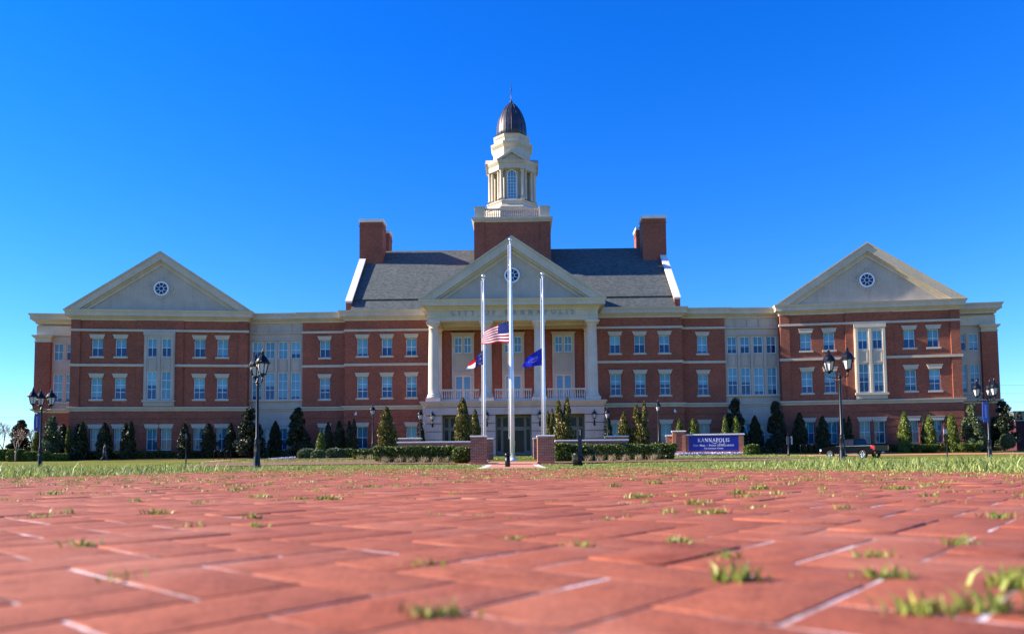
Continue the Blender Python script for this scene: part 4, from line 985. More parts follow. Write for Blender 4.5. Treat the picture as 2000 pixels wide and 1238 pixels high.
# clipped shrubs
def shrub(x0, x1, ytop, Y, dep, label, mat='box', name='boxwood_hedge', cat='hedge', group='clipped shrubs along the beds', rnd=.5, dens=1.0, ybot=None):
    a, b, = at(x0, ytop, Y), at(x1, ytop, Y); w = b.x-a.x; cx = (a.x+b.x)/2; zb = gz(cx, Y)-.05
    if ybot: zb = at((x0+x1)/2, ybot, Y).z
    h = (a.z+b.z)/2-zb; n = int(min(16000, 900*dens*(w*h*1.4+w*dep+dep*h)*2.2)+600)
    U = rng.uniform(-1,1,(n,3)); ax = rng.integers(0,3,n); sg = rng.choice([-1,1],n)
    k = rng.random(n) < .8; U[np.arange(n)[k], ax[k]] = sg[k]*rng.uniform(.86,1.0,k.sum())
    rad = np.array([w/2, dep/2, h/2]); Rr = min(rad)*rnd*1.4; Rr = min(Rr, min(rad)*.98)
    Q = U*rad; inner = rad-Rr; c = np.clip(Q, -inner, inner); dvec = Q-c; L = np.linalg.norm(dvec, axis=1); m = L > Rr; dvec[m] *= (Rr/L[m])[:,None]; Q = c+dvec
    Q *= (1+.05*np.sin(Q[:,[0]]*3.1+1)+.035*np.sin(Q[:,[0]]*7+Q[:,[2]]*5)); Q += rng.normal(0,.025,Q.shape); Q[:,2] = np.maximum(Q[:,2], -h/2)
    V, F = leaf_cloud(Q, rng.uniform(.035,.075,n)*(1+Y/120), 1.3, .1)
    o = tag(empty(name, (cx, Y, zb+h/2)), label, cat, group)
    obj('foliage', soup('foliage', V, F, M[mat], attr=np.repeat(np.clip(rng.normal(.45,.25,n),0,1),4)), o)
    q = MB()
    for i in range(max(2, int(w/.6))):
        x = -w/2*.8+w*.8*(i+.5)/max(2, int(w/.6)); q.tube([(x,0,-h/2-.05),(x+.03,0,0)], .018, 5)
    q.box(-w*.42, w*.42, -.02, .02, -h/2-.07, -h/2-.02); q.build('stems', M['bark'], o); return o
shrub(583,615,877,58,1.2,'rounded pale green shrub, leftmost of the clump left of centre','boxpale',name='round_shrub',cat='shrub',rnd=.9,ybot=897)
shrub(609,633,880,56.5,1.0,'smaller round shrub at the foot of the small sunlit evergreen','boxpale',name='round_shrub',cat='shrub',rnd=.9,ybot=898)
shrub(638,672,876,58,1.2,'round green shrub just right of the small sunlit evergreen','boxpale',name='round_shrub',cat='shrub',rnd=.9,ybot=895)
shrub(668,692,877,60,1.1,'dark round shrub at the right end of the clump left of centre','box',name='round_shrub',cat='shrub',rnd=.9,ybot=895)
shrub(690,742,878,48,1.0,'bright green low hedge below the single post lamp','box',rnd=.5,ybot=896)
shrub(736,886,872.5,38.5,1.1,'long dark clipped hedge in front of the left low brick wall','box',rnd=.35,ybot=898.5)
shrub(885,918,874,36.6,.9,'squarish clipped shrub against the left front brick pillar','box',name='round_shrub',cat='shrub',rnd=.5,ybot=900.5)
shrub(1083,1112,868,38,1.0,'short shaded hedge block against the right front brick pillar','box',rnd=.3,ybot=899)
shrub(1110,1315,868,39,1.2,'long shaded hedge in front of the right low brick wall','box',rnd=.3,ybot=897)
shrub(1455,1479,869,50,.9,'small clipped box bush at the right end of the blue sign','box',name='round_shrub',cat='shrub',rnd=.4,ybot=887)
shrub(-14,18,878,80,1.2,'dark low hedge at the left edge of the photo','box',rnd=.4)
shrub(17,45,878,79,1.2,'low green hedge at the foot of the bare crape myrtle','box',rnd=.4)
shrub(47,74,882,79,1.2,'low green hedge just left of the leftmost lamp post','box',rnd=.4)
shrub(74,96,883,79,1.2,'short low hedge right behind the leftmost lamp post','box',rnd=.4)
shrub(92,132,886,79,1.0,'low dark hedge under the pale left magnolia','box',rnd=.4)
shrub(1786,1832,868,79,1.0,'low bush under the evergreens of the right wing','box',rnd=.5,ybot=878)
shrub(1874,1912,866,78,1.0,'low rounded hedge under the pale right magnolia','box',rnd=.5,ybot=877)
shrub(1955,1978,848,80,1.2,'small sunlit bush below the dark magnolia on the right','boxpale',name='round_shrub',cat='shrub',rnd=.9,ybot=874)
# dark foundation planting along the walls
for s, a, b, lab in ((-1,13.0,29.5,'dark foundation hedge below the left links'),(1,13.0,29.5,'dark foundation hedge below the right links')):
    for k in range(1):
        Y = 83.2; x0 = s*a; x1 = s*b
        n = 9000; X = rng.uniform(min(x0,x1), max(x0,x1), n); U = rng.uniform(-.5,.5,n); Zz = rng.uniform(0,1,n)*(1.0+.12*np.sin(X*2))
        P = np.stack([X-(x0+x1)/2, U, Zz],-1); V, F = leaf_cloud(P, rng.uniform(.08,.15,n), 1.3, .1)
        o = tag(empty('foundation_hedge', ((x0+x1)/2, Y, gz(x0, Y))), lab, 'hedge', 'foundation hedges'); obj('foliage', soup('foliage', V, F, M['box'], attr=np.repeat(rng.random(n)*.6,4)), o)
        q = MB(); [q.tube([(-8+j*1.6,0,-.1),(-8+j*1.6,0,.6)], .03, 5) for j in range(11)]; q.build('stems', M['bark'], o)
for s, labs in ((-1, 'dark clipped hedge along the foot of the left wing'), (1, 'dark clipped hedge along the foot of the right wing')):
    n = 12000; X = rng.uniform(-9.2, 9.2, n); P = np.stack([X, rng.uniform(-.45,.45,n), rng.uniform(0,.95,n)*(1+.1*np.sin(X*2.3))],-1)
    V, F = leaf_cloud(P, rng.uniform(.08,.15,n), 1.3, .1); c, s_ = math.cos(-s*R(7.16)+TH), math.sin(-s*R(7.16)+TH)
    p = (hall.matrix_basis @ Vector((s*40.27+s*-.12*0, -1.23, 0))); loc = (p.x + s_*.75, p.y - c*.75, .62)
    o = tag(empty('foundation_hedge', loc, -s*R(7.16)+TH), labs, 'hedge', 'foundation hedges'); obj('foliage', soup('foliage', V, F, M['box'], attr=np.repeat(rng.random(n)*.6,4)), o)
    q = MB(); [q.tube([(-9+j*1.5,0,-.1),(-9+j*1.5,0,.5)], .03, 5) for j in range(13)]; q.build('stems', M['bark'], o)
# ornamental grass clumps on the mulch
for i, (px, Y) in enumerate(((752,37),(777,37),(800,37.1),(828,36.9),(852,36.6),(870,36.7),(1148,37.4),(1172,37.4),(1195,37.3),(1222,37.2),(1247,37.3),(1275,37.3),(703,46),(722,46),(745,38))):
    x = at(px, 890, Y).x; n = 110; X = rng.normal(0,.10,n); Yy = rng.normal(0,.1,n)
    V, F, T = blades(X, Yy, np.zeros(n), rng.uniform(.15,.42,n), np.full(n,.014), rng.uniform(.3,1.2,n))
    word = ['left','second','third','fourth','fifth','sixth'][i % 6]
    o = obj('grass_clump', soup('grass_clump', V, F, M['drygrass'], attr=T), None, (x, Y, gz(x,Y)+.03)); tag(o, 'dry straw coloured grass clump in the mulch below the clipped hedges', 'ornamental grass', 'dry grass clumps below the hedges')
# flower beds
def flowers(x0, x1, Y0, Y1, n, label, px0):
    X = rng.uniform(x0,x1,n); Y = rng.uniform(Y0,Y1,n); P = np.stack([X,Y,tz(X,Y)+rng.uniform(.04,.2,n)],-1)
    V, F = leaf_cloud(P, rng.uniform(.05,.10,n), 1.0, 0); o = obj('flower_bed', soup('flower_bed', V, F, M['flower'], attr=np.repeat(rng.choice([.05,.15,.9,1],n),4))); tag(o, label, 'flowers', kind='stuff')
a, b = at(1322,886,50.6), at(1457,886,50.6); flowers(a.x, b.x, 50.2, 51.1, 3500, 'white and purple pansies planted along the foot of the blue sign', 0)
a, b = at(527,896,58), at(574,896,58); flowers(a.x, b.x, 57.6, 58.6, 1500, 'small bed of purple pansies on the left lawn', 0)

# ------------------------------------------------------------------ low walls, pillars and the sign
def wall_piece(name, x0, x1, ytop, Y, dep, label, cat, capw=.07, caph=.08, mat='brick2', rot=0.0, base=None, group=None, pil=False):
    a, b = at(x0, ytop, Y), at(x1, ytop, Y); w = b.x-a.x; cx = (a.x+b.x)/2; zb = (gz(cx, Y) if base is None else base)-.15; h = (a.z+b.z)/2-zb
    o = tag(empty(name, (cx, Y+dep/2, zb), rot), label, cat, group); q = MB(); q.box(-w/2+capw, w/2-capw, -dep/2, dep/2, 0, h-caph); q.build('brickwork', M[mat], o)
    c = MB(); c.rect(-w/2+capw, w/2-capw, -dep/2, dep/2, [(.0,h-caph),(capw,h-caph+.004),(capw,h-.015),(capw-.015,h),(0,h+.002)]); c.build('coping', M['coping'], o); return o
GP = 'brick gate pillars at the end of the path'
wall_piece('brick_pillar', 917.5, 951, 850.5, 35, .8, 'front left brick gate pillar with pale cap beside the path', 'pillar', .03, .07, group=GP)
wall_piece('brick_pillar', 1048.5, 1084, 849.5, 35, .8, 'front right brick gate pillar with pale cap beside the path', 'pillar', .03, .07, group=GP)
wall_piece('brick_pillar', 942, 964, 855.5, 41.5, .7, 'rear left brick pillar half hidden behind the front left one', 'pillar', .03, .07, group=GP)
wall_piece('brick_pillar', 1041, 1066, 854.5, 41.5, .7, 'rear right brick pillar half hidden behind the front right one', 'pillar', .03, .07, group=GP)
wall_piece('low_brick_wall', 775, 920, 862, 41.2, .4, 'long low brick wall with pale coping behind the left hedge', 'wall')
wall_piece('low_brick_wall', 777, 823, 855, 46, .4, 'short raised brick wall with pale cap behind the left end of the long low wall', 'wall')
wall_piece('low_brick_wall', 1084, 1228, 858.5, 41.2, .4, 'long low brick wall with pale coping behind the right hedge', 'wall')
wall_piece('low_brick_wall', 1182, 1228, 850.5, 46, .4, 'short raised brick wall with pale cap behind the right end of the long low wall', 'wall')
# city sign
a, b = at(1317, 884, 52), at(1452, 884, 52); zs = at(1380, 884, 52).z; RS = R(-9)
px_m = 52/FPX
sg = tag(empty('city_sign', ((a.x+b.x)/2, 52.3, zs-.05), RS), 'brick sign wall with a blue KANNAPOLIS city hall panel among pansies', 'sign')
W2 = 135*px_m/2; H2 = 38.2*px_m
q = MB(); x0 = -W2; xp = x0+25*px_m
q.box(xp, W2, -.16, .25, 0, H2-.09)                                   # backing wall
q.box(xp+6*px_m-.02+.0, xp+6.6*px_m, -.2, -.16, .3, H2-.09) if False else None
q.box(W2-9*px_m, W2+.004, -.26, -.15, .02, H2-.09); q.box(xp, xp+6*px_m, -.25, -.15, .02, H2-.09); q.build('brickwork', M['brick3'], sg)
q = MB(); q.slab(x0, xp, 0, H2+.18, -.36, .3, [(x0+7*px_m, x0+18*px_m, .22, H2-.02)]); q.box(x0+.03, xp-.03, -.28, .29, .05, H2+.12)
q.build('pillar', M['brick3'], sg)
q = MB(); q.box(x0-12*px_m, x0+.01, -.1, .28, 0, H2-.12); q.build('side_wall', M['brick3'], sg)
q = MB(); q.rect(x0, xp, -.36, .3, [(0,H2+.18),(.05,H2+.185),(.05,H2+.25),(0,H2+.26)]); q.build('pillar_cap', M['coping'], sg)
q = MB(); q.rect(xp+.06, W2, -.2, .25, [(0,H2-.09),(.08,H2-.085),(.08,H2),(0,H2+.01)]); q.build('coping', M['coping'], sg)
q = MB(); q.rect(x0-12*px_m, x0-.04, -.1, .28, [(0,H2-.12),(.04,H2-.115),(.04,H2-.04),(0,H2-.03)]); q.build('coping', M['coping'], sg)
q = MB(); q.rect(x0+2*px_m, W2+.12, -.62, -.1, [(0,-.12),(0,.07),(.0,.08)]); q.build('plinth', M['coping'], sg)
pn = MB(); pa, pb = xp+6.5*px_m, W2-9.5*px_m; pn.box(pa, pb, -.24, -.16, .2, H2-.14); pno = pn.build('sign_panel', M['signblue'], sg)
t = MB(); pc = (pa+pb)/2; ph = H2-.34
add_text(t, 'KANNAPOLIS', pc, .2+ph*.60, -.242, ph*.235, .06, .012, (pb-pa)*.64)
add_text(t, 'City Hall * Police Headquarters', pc, .2+ph*.30, -.242, ph*.13, .10, .012, (pb-pa)*.82)
add_text(t, 'The Laureate Center', pc, .2+ph*.11, -.242, ph*.10, .10, .012, (pb-pa)*.38)
def swoosh(cx, cz, pts, w):
    for k, quad in enumerate(ribbon([(cx+a_, cz+b_) for a_, b_ in pts], w)): t.prism(quad[::-1], -.254-.0003*k, -.242)
pw = pb-pa
swoosh(pc, .2+ph*.60, [(pw*(-.06+.16*u), ph*(.06-.17*math.sin(u*3.0))) for u in np.linspace(0,1,9)], .018)
swoosh(pc+pw*.17, .2+ph*.50, arc(0,0,pw*.05,ph*.09,100,420,16), .018)
t.build('sign_lettering', M['letter'], sg)

# ------------------------------------------------------------------ flagpoles and flags
def flagpole(px, ytop, pybase, Y, r0, r1, label):
    b, tpt = at(px, pybase, Y), at(px, ytop, Y); zb = gz(b.x, Y); H = tpt.z-zb
    o = tag(empty('flagpole', (b.x, Y, zb)), label, 'flagpole', 'flagpoles before the portico')
    q = MB(); q.lathe(0,0,[(r0*2.0,-.05),(r0*2.0,.04),(r0*1.5,.10),(r0*1.15,.14)], 24); q.build('base_collar', M['pole'], o)
    q = MB(); q.lathe(0,0,[(r0,0),(r0,H*.35),(r0*.86,H*.55),(r1*1.15,H*.85),(r1,H-.25)], 20); q.build('shaft', M['pole'], o)
    q = MB(); q.lathe(0,0,[(r1*.8,H-.26),(r1*1.5,H-.22),(r1*1.5,H-.17),(.03,H-.15),(.03,H-.12)] + [(.10*math.cos(R(a_))+.002, H-.03+.10*math.sin(R(a_))) for a_ in range(-80, 91, 17)], 16); q.build('finial_ball', M['goldball'], o)
    q = MB(); q.tube([(-r0-.03,-.02,1.2),(-r0*.9-.03,-.03,H*.5),(-r1-.05,-.02,H-.3)], .008, 4); q.tube([(-r0-.07,-.02,1.2),(-r0*.9-.06,-.03,H*.5),(-r1-.08,-.02,H-.3)], .008, 4); q.box(-r0-.06,-r0+.01,-.03,0,1.15,1.3); q.build('halyard', M['letter'], o)
    return o, b.x, zb, H
FP = []
FY = 40
lean = ROLL*0
FP.append(flagpole(945.6, 538, 700, FY, .085, .045, 'left short silver flagpole carrying the state flag at half mast'))
FP.append(flagpole(999.0, 467, 700, FY-.2, .125, .05, 'tall central silver flagpole carrying the national flag at half mast'))
FP.append(flagpole(1061.8, 534, 700, FY, .085, .045, 'right short silver flagpole carrying the blue city flag at half mast'))
def cloth_mat(name, c):
    t = NT(name); n = t.noise(t.coord(), 6, 3); t.col(c); t.set(Roughness=.7)
    tr = t.n.new('ShaderNodeBsdfTranslucent'); tr.inputs['Color'].default_value = (*c,1); mx = t.n.new('ShaderNodeMixShader'); mx.inputs[0].default_value = .35
    t.l.new(t.b.outputs[0], mx.inputs[1]); t.l.new(tr.outputs[0], mx.inputs[2]); t.l.new(mx.outputs[0], t.n['Material Output'].inputs['Surface']); return t.mat
FM = [cloth_mat('flag_red', (.50,.006,.012)), cloth_mat('flag_white', (.85,.85,.87)), cloth_mat('flag_navy', (.012,.018,.16)), cloth_mat('flag_blue', (.012,.02,.42)), cloth_mat('flag_gold', (.75,.5,.03))]
def flag(name, origin, fn, nu, nv, color, marks, label):
    """fn(u,v) -> point, u 0 hoist..1 fly, v 0 top..1 bottom"""
    q = MB(); o = tag(empty(name, origin), label, 'flag')
    for i in range(nu):
        for j in range(nv):
            u0, u1, v0, v1 = i/nu, (i+1)/nu, j/nv, (j+1)/nv
            q.poly([fn(u0,v1), fn(u1,v1), fn(u1,v0), fn(u0,v0)], color((u0+u1)/2, (v0+v1)/2), True)
    # weld
    q2 = MB(); d = {}
    for f, m in zip(q.f, q.m):
        idx = []
        for k in f:
            key = tuple(round(c, 5) for c in q.v[k])
            if key not in d: d[key] = len(q2.v); q2.v.append(q.v[k])
            idx.append(d[key])
        q2.face(idx, m, True)
    q2.build('cloth', FM, o)
    if marks:
        mk = MB()
        for poly, m in marks:
            for side in (-1, 1):
                pts = []
                for (u, v) in poly:
                    p = Vector(fn(u, v)); e = 1e-3; du = Vector(fn(u+e, v))-p; dv = Vector(fn(u, v+e))-p; n = du.cross(dv).normalized(); pts.append(p+n*side*.004)
                mk.poly(pts if side > 0 else pts[::-1], m)
        mk.build('emblem', FM, o)
    return o
def pole_pt(px, py, k): # point on a pole's left side
    p = at(px, py, FY-.15); return p
def mkfn(w, top_l, bot_l, h, sag, depth, ph=0.0, wav=.10, fold=0.0):
    """hoist vertical at x=0 (z 0..-h); fly edge from top_l to bot_l (x,z)"""
    def fn(u, v):
        xt, zt = top_l; xb, zb = bot_l
        x = u*(xt*(1-v)+xb*v); z = -h*v*(1-u) + u*(zt*(1-v)+zb*v) - sag*math.sin(math.pi*u)*(.4+.6*v)
        y = depth*u + wav*math.sin(u*9+v*2.2+ph)*min(1,u*3) + fold*math.sin(v*7+u*3)*u
        return (x, y, z + .03*math.sin(u*10+v*3+ph)*u)
    return fn
def star(cu, cv, ru, rv, n=5, rot=0): return [(cu+(ru if k % 2 == 0 else ru*.4)*math.sin(rot+math.pi*k/n), cv-(rv if k % 2 == 0 else rv*.4)*math.cos(rot+math.pi*k/n)) for k in range(2*n)]
M2 = FY/FPX
o0 = at(993.5, 628, FY-.2)
us_fn = mkfn(1, (-47*M2, -25*M2), (-53*M2, -52*M2), 43*M2, -.05, -1.1, .3, .13)
def us_color(u, v): return 2 if (u < .42 and v < 7/13) else (0 if int(v*13) % 2 == 0 else 1)
stars = []
for r_ in range(9):
    for c_ in range(6 if r_ % 2 == 0 else 5):
        cu = (.42*(2*c_+1)/12 if r_ % 2 == 0 else .42*(2*c_+2)/12); cv = (7/13)*(r_+1)/10; stars.append((star(cu, cv, .0165, .030), 1))
flag('national_flag', (o0.x, FY-.3, o0.z), us_fn, 40, 26, us_color, stars, 'national flag with stars and stripes waving at half mast on the central pole')
o1 = at(943.6, 683, FY-.1)
nc_fn = mkfn(1, (-24*M2, -30*M2), (-31*M2, -44*M2), 29*M2, .0, -1.0, 1.2, .12, .1)
def nc_color(u, v): return 2 if u < .5 else (0 if v < .58 else 1)
mk = [(star(.19,.50,.07,.12), 1)]
for quad in text_quads('N', .22)[0]: mk.append(([( .045+x*.45, .60-y) for x, y in quad][::-1], 4))
for quad in text_quads('C', .22)[0]: mk.append(([( .265+x*.45, .60-y) for x, y in quad][::-1], 4))
for cv, up_ in ((.23,1),(.80,-1)):
    pts = [(.06+.26*k/8, cv-up_*.07*math.sin(math.pi*k/8)) for k in range(9)]
    for a_, b_ in zip(pts[:-1], pts[1:]): mk.append(([(a_[0],a_[1]-.04),(a_[0],a_[1]+.04),(b_[0],b_[1]+.04),(b_[0],b_[1]-.04)], 4))
flag('state_flag', (o1.x, FY-.12, o1.z), nc_fn, 24, 16, nc_color, mk, 'state flag with navy hoist, red and white bars, drooping on the left pole')
o2 = at(1057.8, 680, FY-.1)
ct_fn = mkfn(1, (-30*M2, -22*M2), (-41*M2, -43*M2), 34*M2, -.03, -.8, 2.0, .10, .12)
mk = []
for quad in text_quads('KANNAPOLIS', .14, .05)[0]: mk.append(([( .24+x*.48, .52-y+.04*x) for x, y in quad][::-1], 1))
for a_, b_ in zip(*(lambda P: (P[:-1], P[1:]))([(.3+.45*k/10, .66+.06*math.sin(k*.62)) for k in range(11)])): mk.append(([(a_[0],a_[1]-.012),(a_[0],a_[1]+.012),(b_[0],b_[1]+.012),(b_[0],b_[1]-.012)], 1))
flag('city_flag', (o2.x, FY-.12, o2.z), ct_fn, 24, 16, lambda u, v: 3, mk, 'plain blue city flag with small white lettering drooping on the right pole')

# ------------------------------------------------------------------ street lamps
def lamp_post(px, ytop, Y, angs, label, arm=.52, H=4.5, sc=1.0, group='black lantern posts on the lawn'):
    p = at(px, ytop, Y); zb = gz(p.x, Y); H = p.z-zb
    o = tag(empty('street_lamp', (p.x, Y, zb)), label, 'street lamp', group)
    L = 1.0*sc; hp = H-L-.12 if arm else H-L*.98
    q = MB(); q.lathe(0,0,[(.15,-.05),(.15,.10),(.13,.16),(.12,.5),(.105,.55),(.10,1.0),(.11,1.04),(.08,1.1),(.092,1.16),(.092,1.2),(.058,1.26),(.052,hp*.95),(.048,hp)], 16)
    for i in range(8):
        a = 2*math.pi*i/8; q.tube([(.112*math.cos(a),.112*math.sin(a),.2),(.096*math.cos(a),.096*math.sin(a),1.0)], .014, 4)
    q.lathe(0,0,[(.05,hp-.1),(.085,hp-.06),(.085,hp-.02),(.05,hp+.02),(.03,hp+.12),(.0,hp+.18)], 12)
    q.build('post', M['black'], o)
    if arm:
        for a in angs:
            a = R(a); c, s = math.cos(a), math.sin(a); g = MB()
            g.tube([(0,0,hp-.04),(arm*c*.5,arm*s*.5,hp-.06),(arm*c,arm*s,hp-.02),(arm*c,arm*s,hp+.18)], .026, 6)
            g.tube([(0,0,hp-.28),(arm*c*.45,arm*s*.45,hp-.2),(arm*c*.8,arm*s*.8,hp-.05)], .016, 5); g.build('arm', M['black'], o)
            l = obj('lantern', LG[0], o, (arm*c, arm*s, hp+.24), a, (sc,)*3); obj('lantern_cap', LG[1], l); obj('lantern_glass', LG[2], l)
    else:
        l = obj('lantern', LG[0], o, (0,0,hp), 0, (sc,)*3); obj('lantern_cap', LG[1], l); obj('lantern_glass', LG[2], l)
    return o
def banner(px, y0, y1, Y, w, label, dark=False):
    p, b = at(px, y0, Y), at(px, y1, Y); h = p.z-b.z
    o = tag(empty('lamp_banner', (p.x, Y, p.z)), label, 'banner', 'banners on the lamp posts'); q = MB()
    n = 14
    rings = []
    for k in range(n+1):
        v = k/n; bow = .10*math.sin(math.pi*v)*w; rings.append([(-w/2-bow,0,-h*v),(w/2,-.02,-h*v),(w/2,0.0,-h*v),(-w/2-bow,.02,-h*v)])
    q.rings(rings, 0, False); q.build('cloth', M['signblue' if dark else 'bannerblue'], o)
    q = MB(); q.tube([(-w/2,0,.02),(w/2+.14,0,.02)], .015, 6); q.tube([(-w/2,0,-h-.02),(w/2+.14,0,-h-.02)], .015, 6); q.build('rods', M['black'], o)
    t = MB(); quads, tw = text_quads('KANNAPOLIS', w*.36, .12); k = h*.62/tw
    for i, quad in enumerate(quads): t.poly([(-w*.02 - (y*k*1.0) + w*.12, -.03-.0003*(i%5), -h*.16-x*k) for x, y in quad], 0)
    t.build('lettering', M['letter'], o); return o
M['bannerblue'] = plain('faded_blue_banner', (.05,.10,.42), .7)
lamp_post(82, 761, 43, (8,128,248), 'black three lantern lamp post at the far left in front of the corner magnolia')
lamp_post(504, 690, 29, (-52,118), 'tall black two lantern lamp post left of centre in front of the dark magnolia')
lamp_post(1638, 683, 31, (146,-60), 'tall black two lantern lamp post in front of the black pickup', .40)
lamp_post(1926.5, 744, 43.5, (165,283,40), 'black three lantern lamp post with blue banner at the far right')
banner(73, 808, 842, 43, .33, 'dark blue banner with white lettering hanging on the far left lamp post', True)
banner(1924.0, 785, 824, 43.4, .30, 'faded blue banner with white lettering hanging on the far right lamp post')
lamp_post(728, 789, 62, (), 'single lantern lamp post beside the big bronze evergreen left of the portico', 0, group='single lantern posts near the portico', sc=.95)
lamp_post(1285, 781, 62, (), 'single lantern lamp post left of the blue city sign', 0, group='single lantern posts near the portico', sc=.95)
lamp_post(821, 798, 66, (), 'single lantern lamp post right at the left corner of the portico', 0, group='single lantern posts near the portico', sc=1.0)
lamp_post(1186, 795, 66, (), 'single lantern lamp post in the shade at the right corner of the portico', 0, group='single lantern posts near the portico', sc=1.0)

# ------------------------------------------------------------------ small street furniture
p = at(991.5, 914, 29); z = gz(p.x, 29)
o = tag(empty('bollard', (p.x, 29, z)), 'short black bollard light standing on the path before the central flagpole', 'bollard')
q = MB(); q.lathe(0,0,[(.10,-.05),(.10,.36),(.085,.37),(.085,.44)], 16); q.build('shaft', M['black'], o); q = MB(); q.lathe(0,0,[(.11,.44),(.115,.46),(.11,.52),(.06,.56),(0,.57)],16); q.build('cap', M['black'], o)
p = at(1128, 913, 30); z = gz(p.x, 30)
o = tag(empty('litter_bin', (p.x, 30, z)), 'black round litter bin on the lawn right of the path', 'bin')
q = MB(); q.lathe(0,0,[(.165,-.02),(.175,.44),(.185,.46),(.185,.5),(.15,.51),(.13,.44)], 20)
for i in range(20):
    a = 2*math.pi*i/20; q.tube([(.172*math.cos(a),.172*math.sin(a),.03),(.182*math.cos(a),.182*math.sin(a),.44)], .008, 4)
q.build('body', M['darkplastic'], o); q = MB(); q.lathe(0,0,[(.10,.5),(.188,.502),(.18,.53),(.11,.54)],20); q.build('rim', M['black'], o)
def post(px, ytop, Y, label, r=.03, plates=(), name='sign_post', cat='sign', cap=False, tilt=0.0):
    p = at(px, ytop, Y); zb = gz(p.x, Y); H = p.z-zb; o = tag(empty(name, (p.x, Y, zb)), label, cat)
    q = MB(); q.lathe(0,0,[(r*2.6,-.05),(r*2.6,.06),(r*1.6,.12),(r*1.3,.5),(r,.55),(r,H-.06),(r*1.4,H-.05),(r*.6,H-.02),(0,H)], 10); q.build('post', M['black'], o)
    for (dx, z0, w, h, mt) in plates: q = MB(); q.box(dx-w/2, dx+w/2, -r-.03, -r-.005, H-z0-h, H-z0); q.build('sign_plate', M[mt], o)
    return o
M['greyplate'] = plain('weathered_sign_plate', (.10,.10,.12), .5)
M['pale_plate'] = plain('pale_notice_plate', (.45,.40,.42), .5)
post(364, 846, 34, 'slim black lawn post with a small head left of the tall double lamp', .022, ((0,.05,.10,.2,'greyplate'),))
post(1132, 838, 31, 'slim black post rising behind the litter bin', .05, ((.0,.25,.16,.85,'darkplastic'),(.02,.02,.03,.24,'pale_plate')))
post(1539, 845, 46, 'black directory post with two small plates right of the blue sign', .035, ((-.04,.22,.16,.5,'greyplate'),(.20,.22,.08,.5,'pale_plate')))
post(1847, 818, 44, 'thin black post with a small pale notice before the right wing', .025, ((-.08,.6,.2,.28,'pale_plate'),))
def bike_rack(px0, px1, Y, ytop, n, label):
    a, b = at(px0, 885, Y), at(px1, 885, Y); zb = gz(a.x, Y); h = at((px0+px1)/2, ytop, Y).z-zb; o = tag(empty('bike_rack', ((a.x+b.x)/2, Y, zb)), label, 'bike rack', 'bike racks by the building'); w = b.x-a.x
    for k in range(n):
        x = -w/2+w*(k+.5)/n; hw = w/n*.36; q = MB(); pts = [(x-hw,0,-.05),(x-hw,0,h-hw)]+[(x-hw*math.cos(math.pi*i/8),0,h-hw+hw*math.sin(math.pi*i/8)) for i in range(1,8)]+[(x+hw,0,h-hw),(x+hw,0,-.05)]; q.tube(pts, .03, 6); q.build('hoop', M['black'], o)
bike_rack(416, 452, 76, 879, 3, 'black hooped bike rack on the left path')
bike_rack(1562, 1596, 76, 867, 3, 'black hooped bike rack left of the pickup')

# ------------------------------------------------------------------ pickup truck
M['paint'] = plain('black_car_paint', (.002,.002,.004), .12, .0, .1); M['paint'].node_tree.nodes['Principled BSDF'].inputs['Specular IOR Level'].default_value = .12
M['carglass'] = plain('dark_car_glass', (.003,.005,.012), .1); M['carglass'].node_tree.nodes['Principled BSDF'].inputs['Specular IOR Level'].default_value = .25; M['rubber'] = plain('tyre_rubber', (.012,.012,.013), .85); M['chrome'] = plain('chrome', (.7,.7,.72), .12, 1.0, .02)
M['taillight'] = plain('red_tail_light', (.55,.01,.02), .15); M['amber'] = plain('amber_lamp', (.6,.3,.08), .2); M['plate'] = plain('number_plate', (.35,.36,.6), .4)
c_ = at(1667, 890, 66); TRK = tag(empty('pickup_truck', (c_.x, 66, gz(c_.x,66)+.0), R(118)), 'black extended cab pickup truck seen from behind, parked before the right wing', 'pickup')
# local: x forward (front +x), length 5.5, width 1.95
L2, W_ = 2.75, .97
def side_profile():
    pts = [(-2.72,.55),(-2.74,.62),(-2.72,1.12),(-.72,1.16),(.95,1.12),(1.25,1.10),(2.25,1.02),(2.62,.90),(2.74,.72),(2.72,.42)]
    def arch(cx): return [(cx+.43*math.cos(a), .36+.43*math.sin(a)) for a in np.linspace(-.0, math.pi, 9)]
    return pts + [(2.2,.38)] + arch(1.72) + [(1.2,.33),(-1.15,.33)] + arch(-1.62) + [(-2.1,.38),(-2.65,.45)]
q = MB(); pts = side_profile(); q.rings([[(x, -W_+.04, z) for x, z in pts], [(x, -W_, z*.98+.02) for x, z in pts], [(x, W_, z*.98+.02) for x, z in pts], [(x, W_-.04, z) for x, z in pts]][1:3])
bd = q.build('body', M['paint'], TRK); bv = bd.modifiers.new('bevel', 'BEVEL'); bv.width = .04; bv.segments = 2; bv.limit_method = 'ANGLE'
q = MB(); q.rings([[( .92,-.92,1.10),(1.15,-.0,1.10),( .92,.92,1.10),(-.78,.92,1.12),(-.78,-.92,1.12)], [(.30,-.74,1.66),(.38,0,1.68),(.30,.74,1.66),(-.66,.74,1.66),(-.66,-.74,1.66)], [(.1,-.62,1.74),(.15,0,1.75),(.1,.62,1.74),(-.55,.62,1.73),(-.55,-.62,1.73)]]); q.build('cab', M['paint'], TRK)
q = MB()
for s in (-1,1):
    def wq(pts): 
        pp = [(x, s*(.925-(z-1.1)*.325+.006), z) for x, z in pts]; q.poly(pp if s < 0 else pp[::-1])
    wq([(.78,1.16),(.34,1.60),(-.10,1.60),(-.10,1.16)]); wq([(-.16,1.16),(-.16,1.60),(-.60,1.60),(-.68,1.16)])
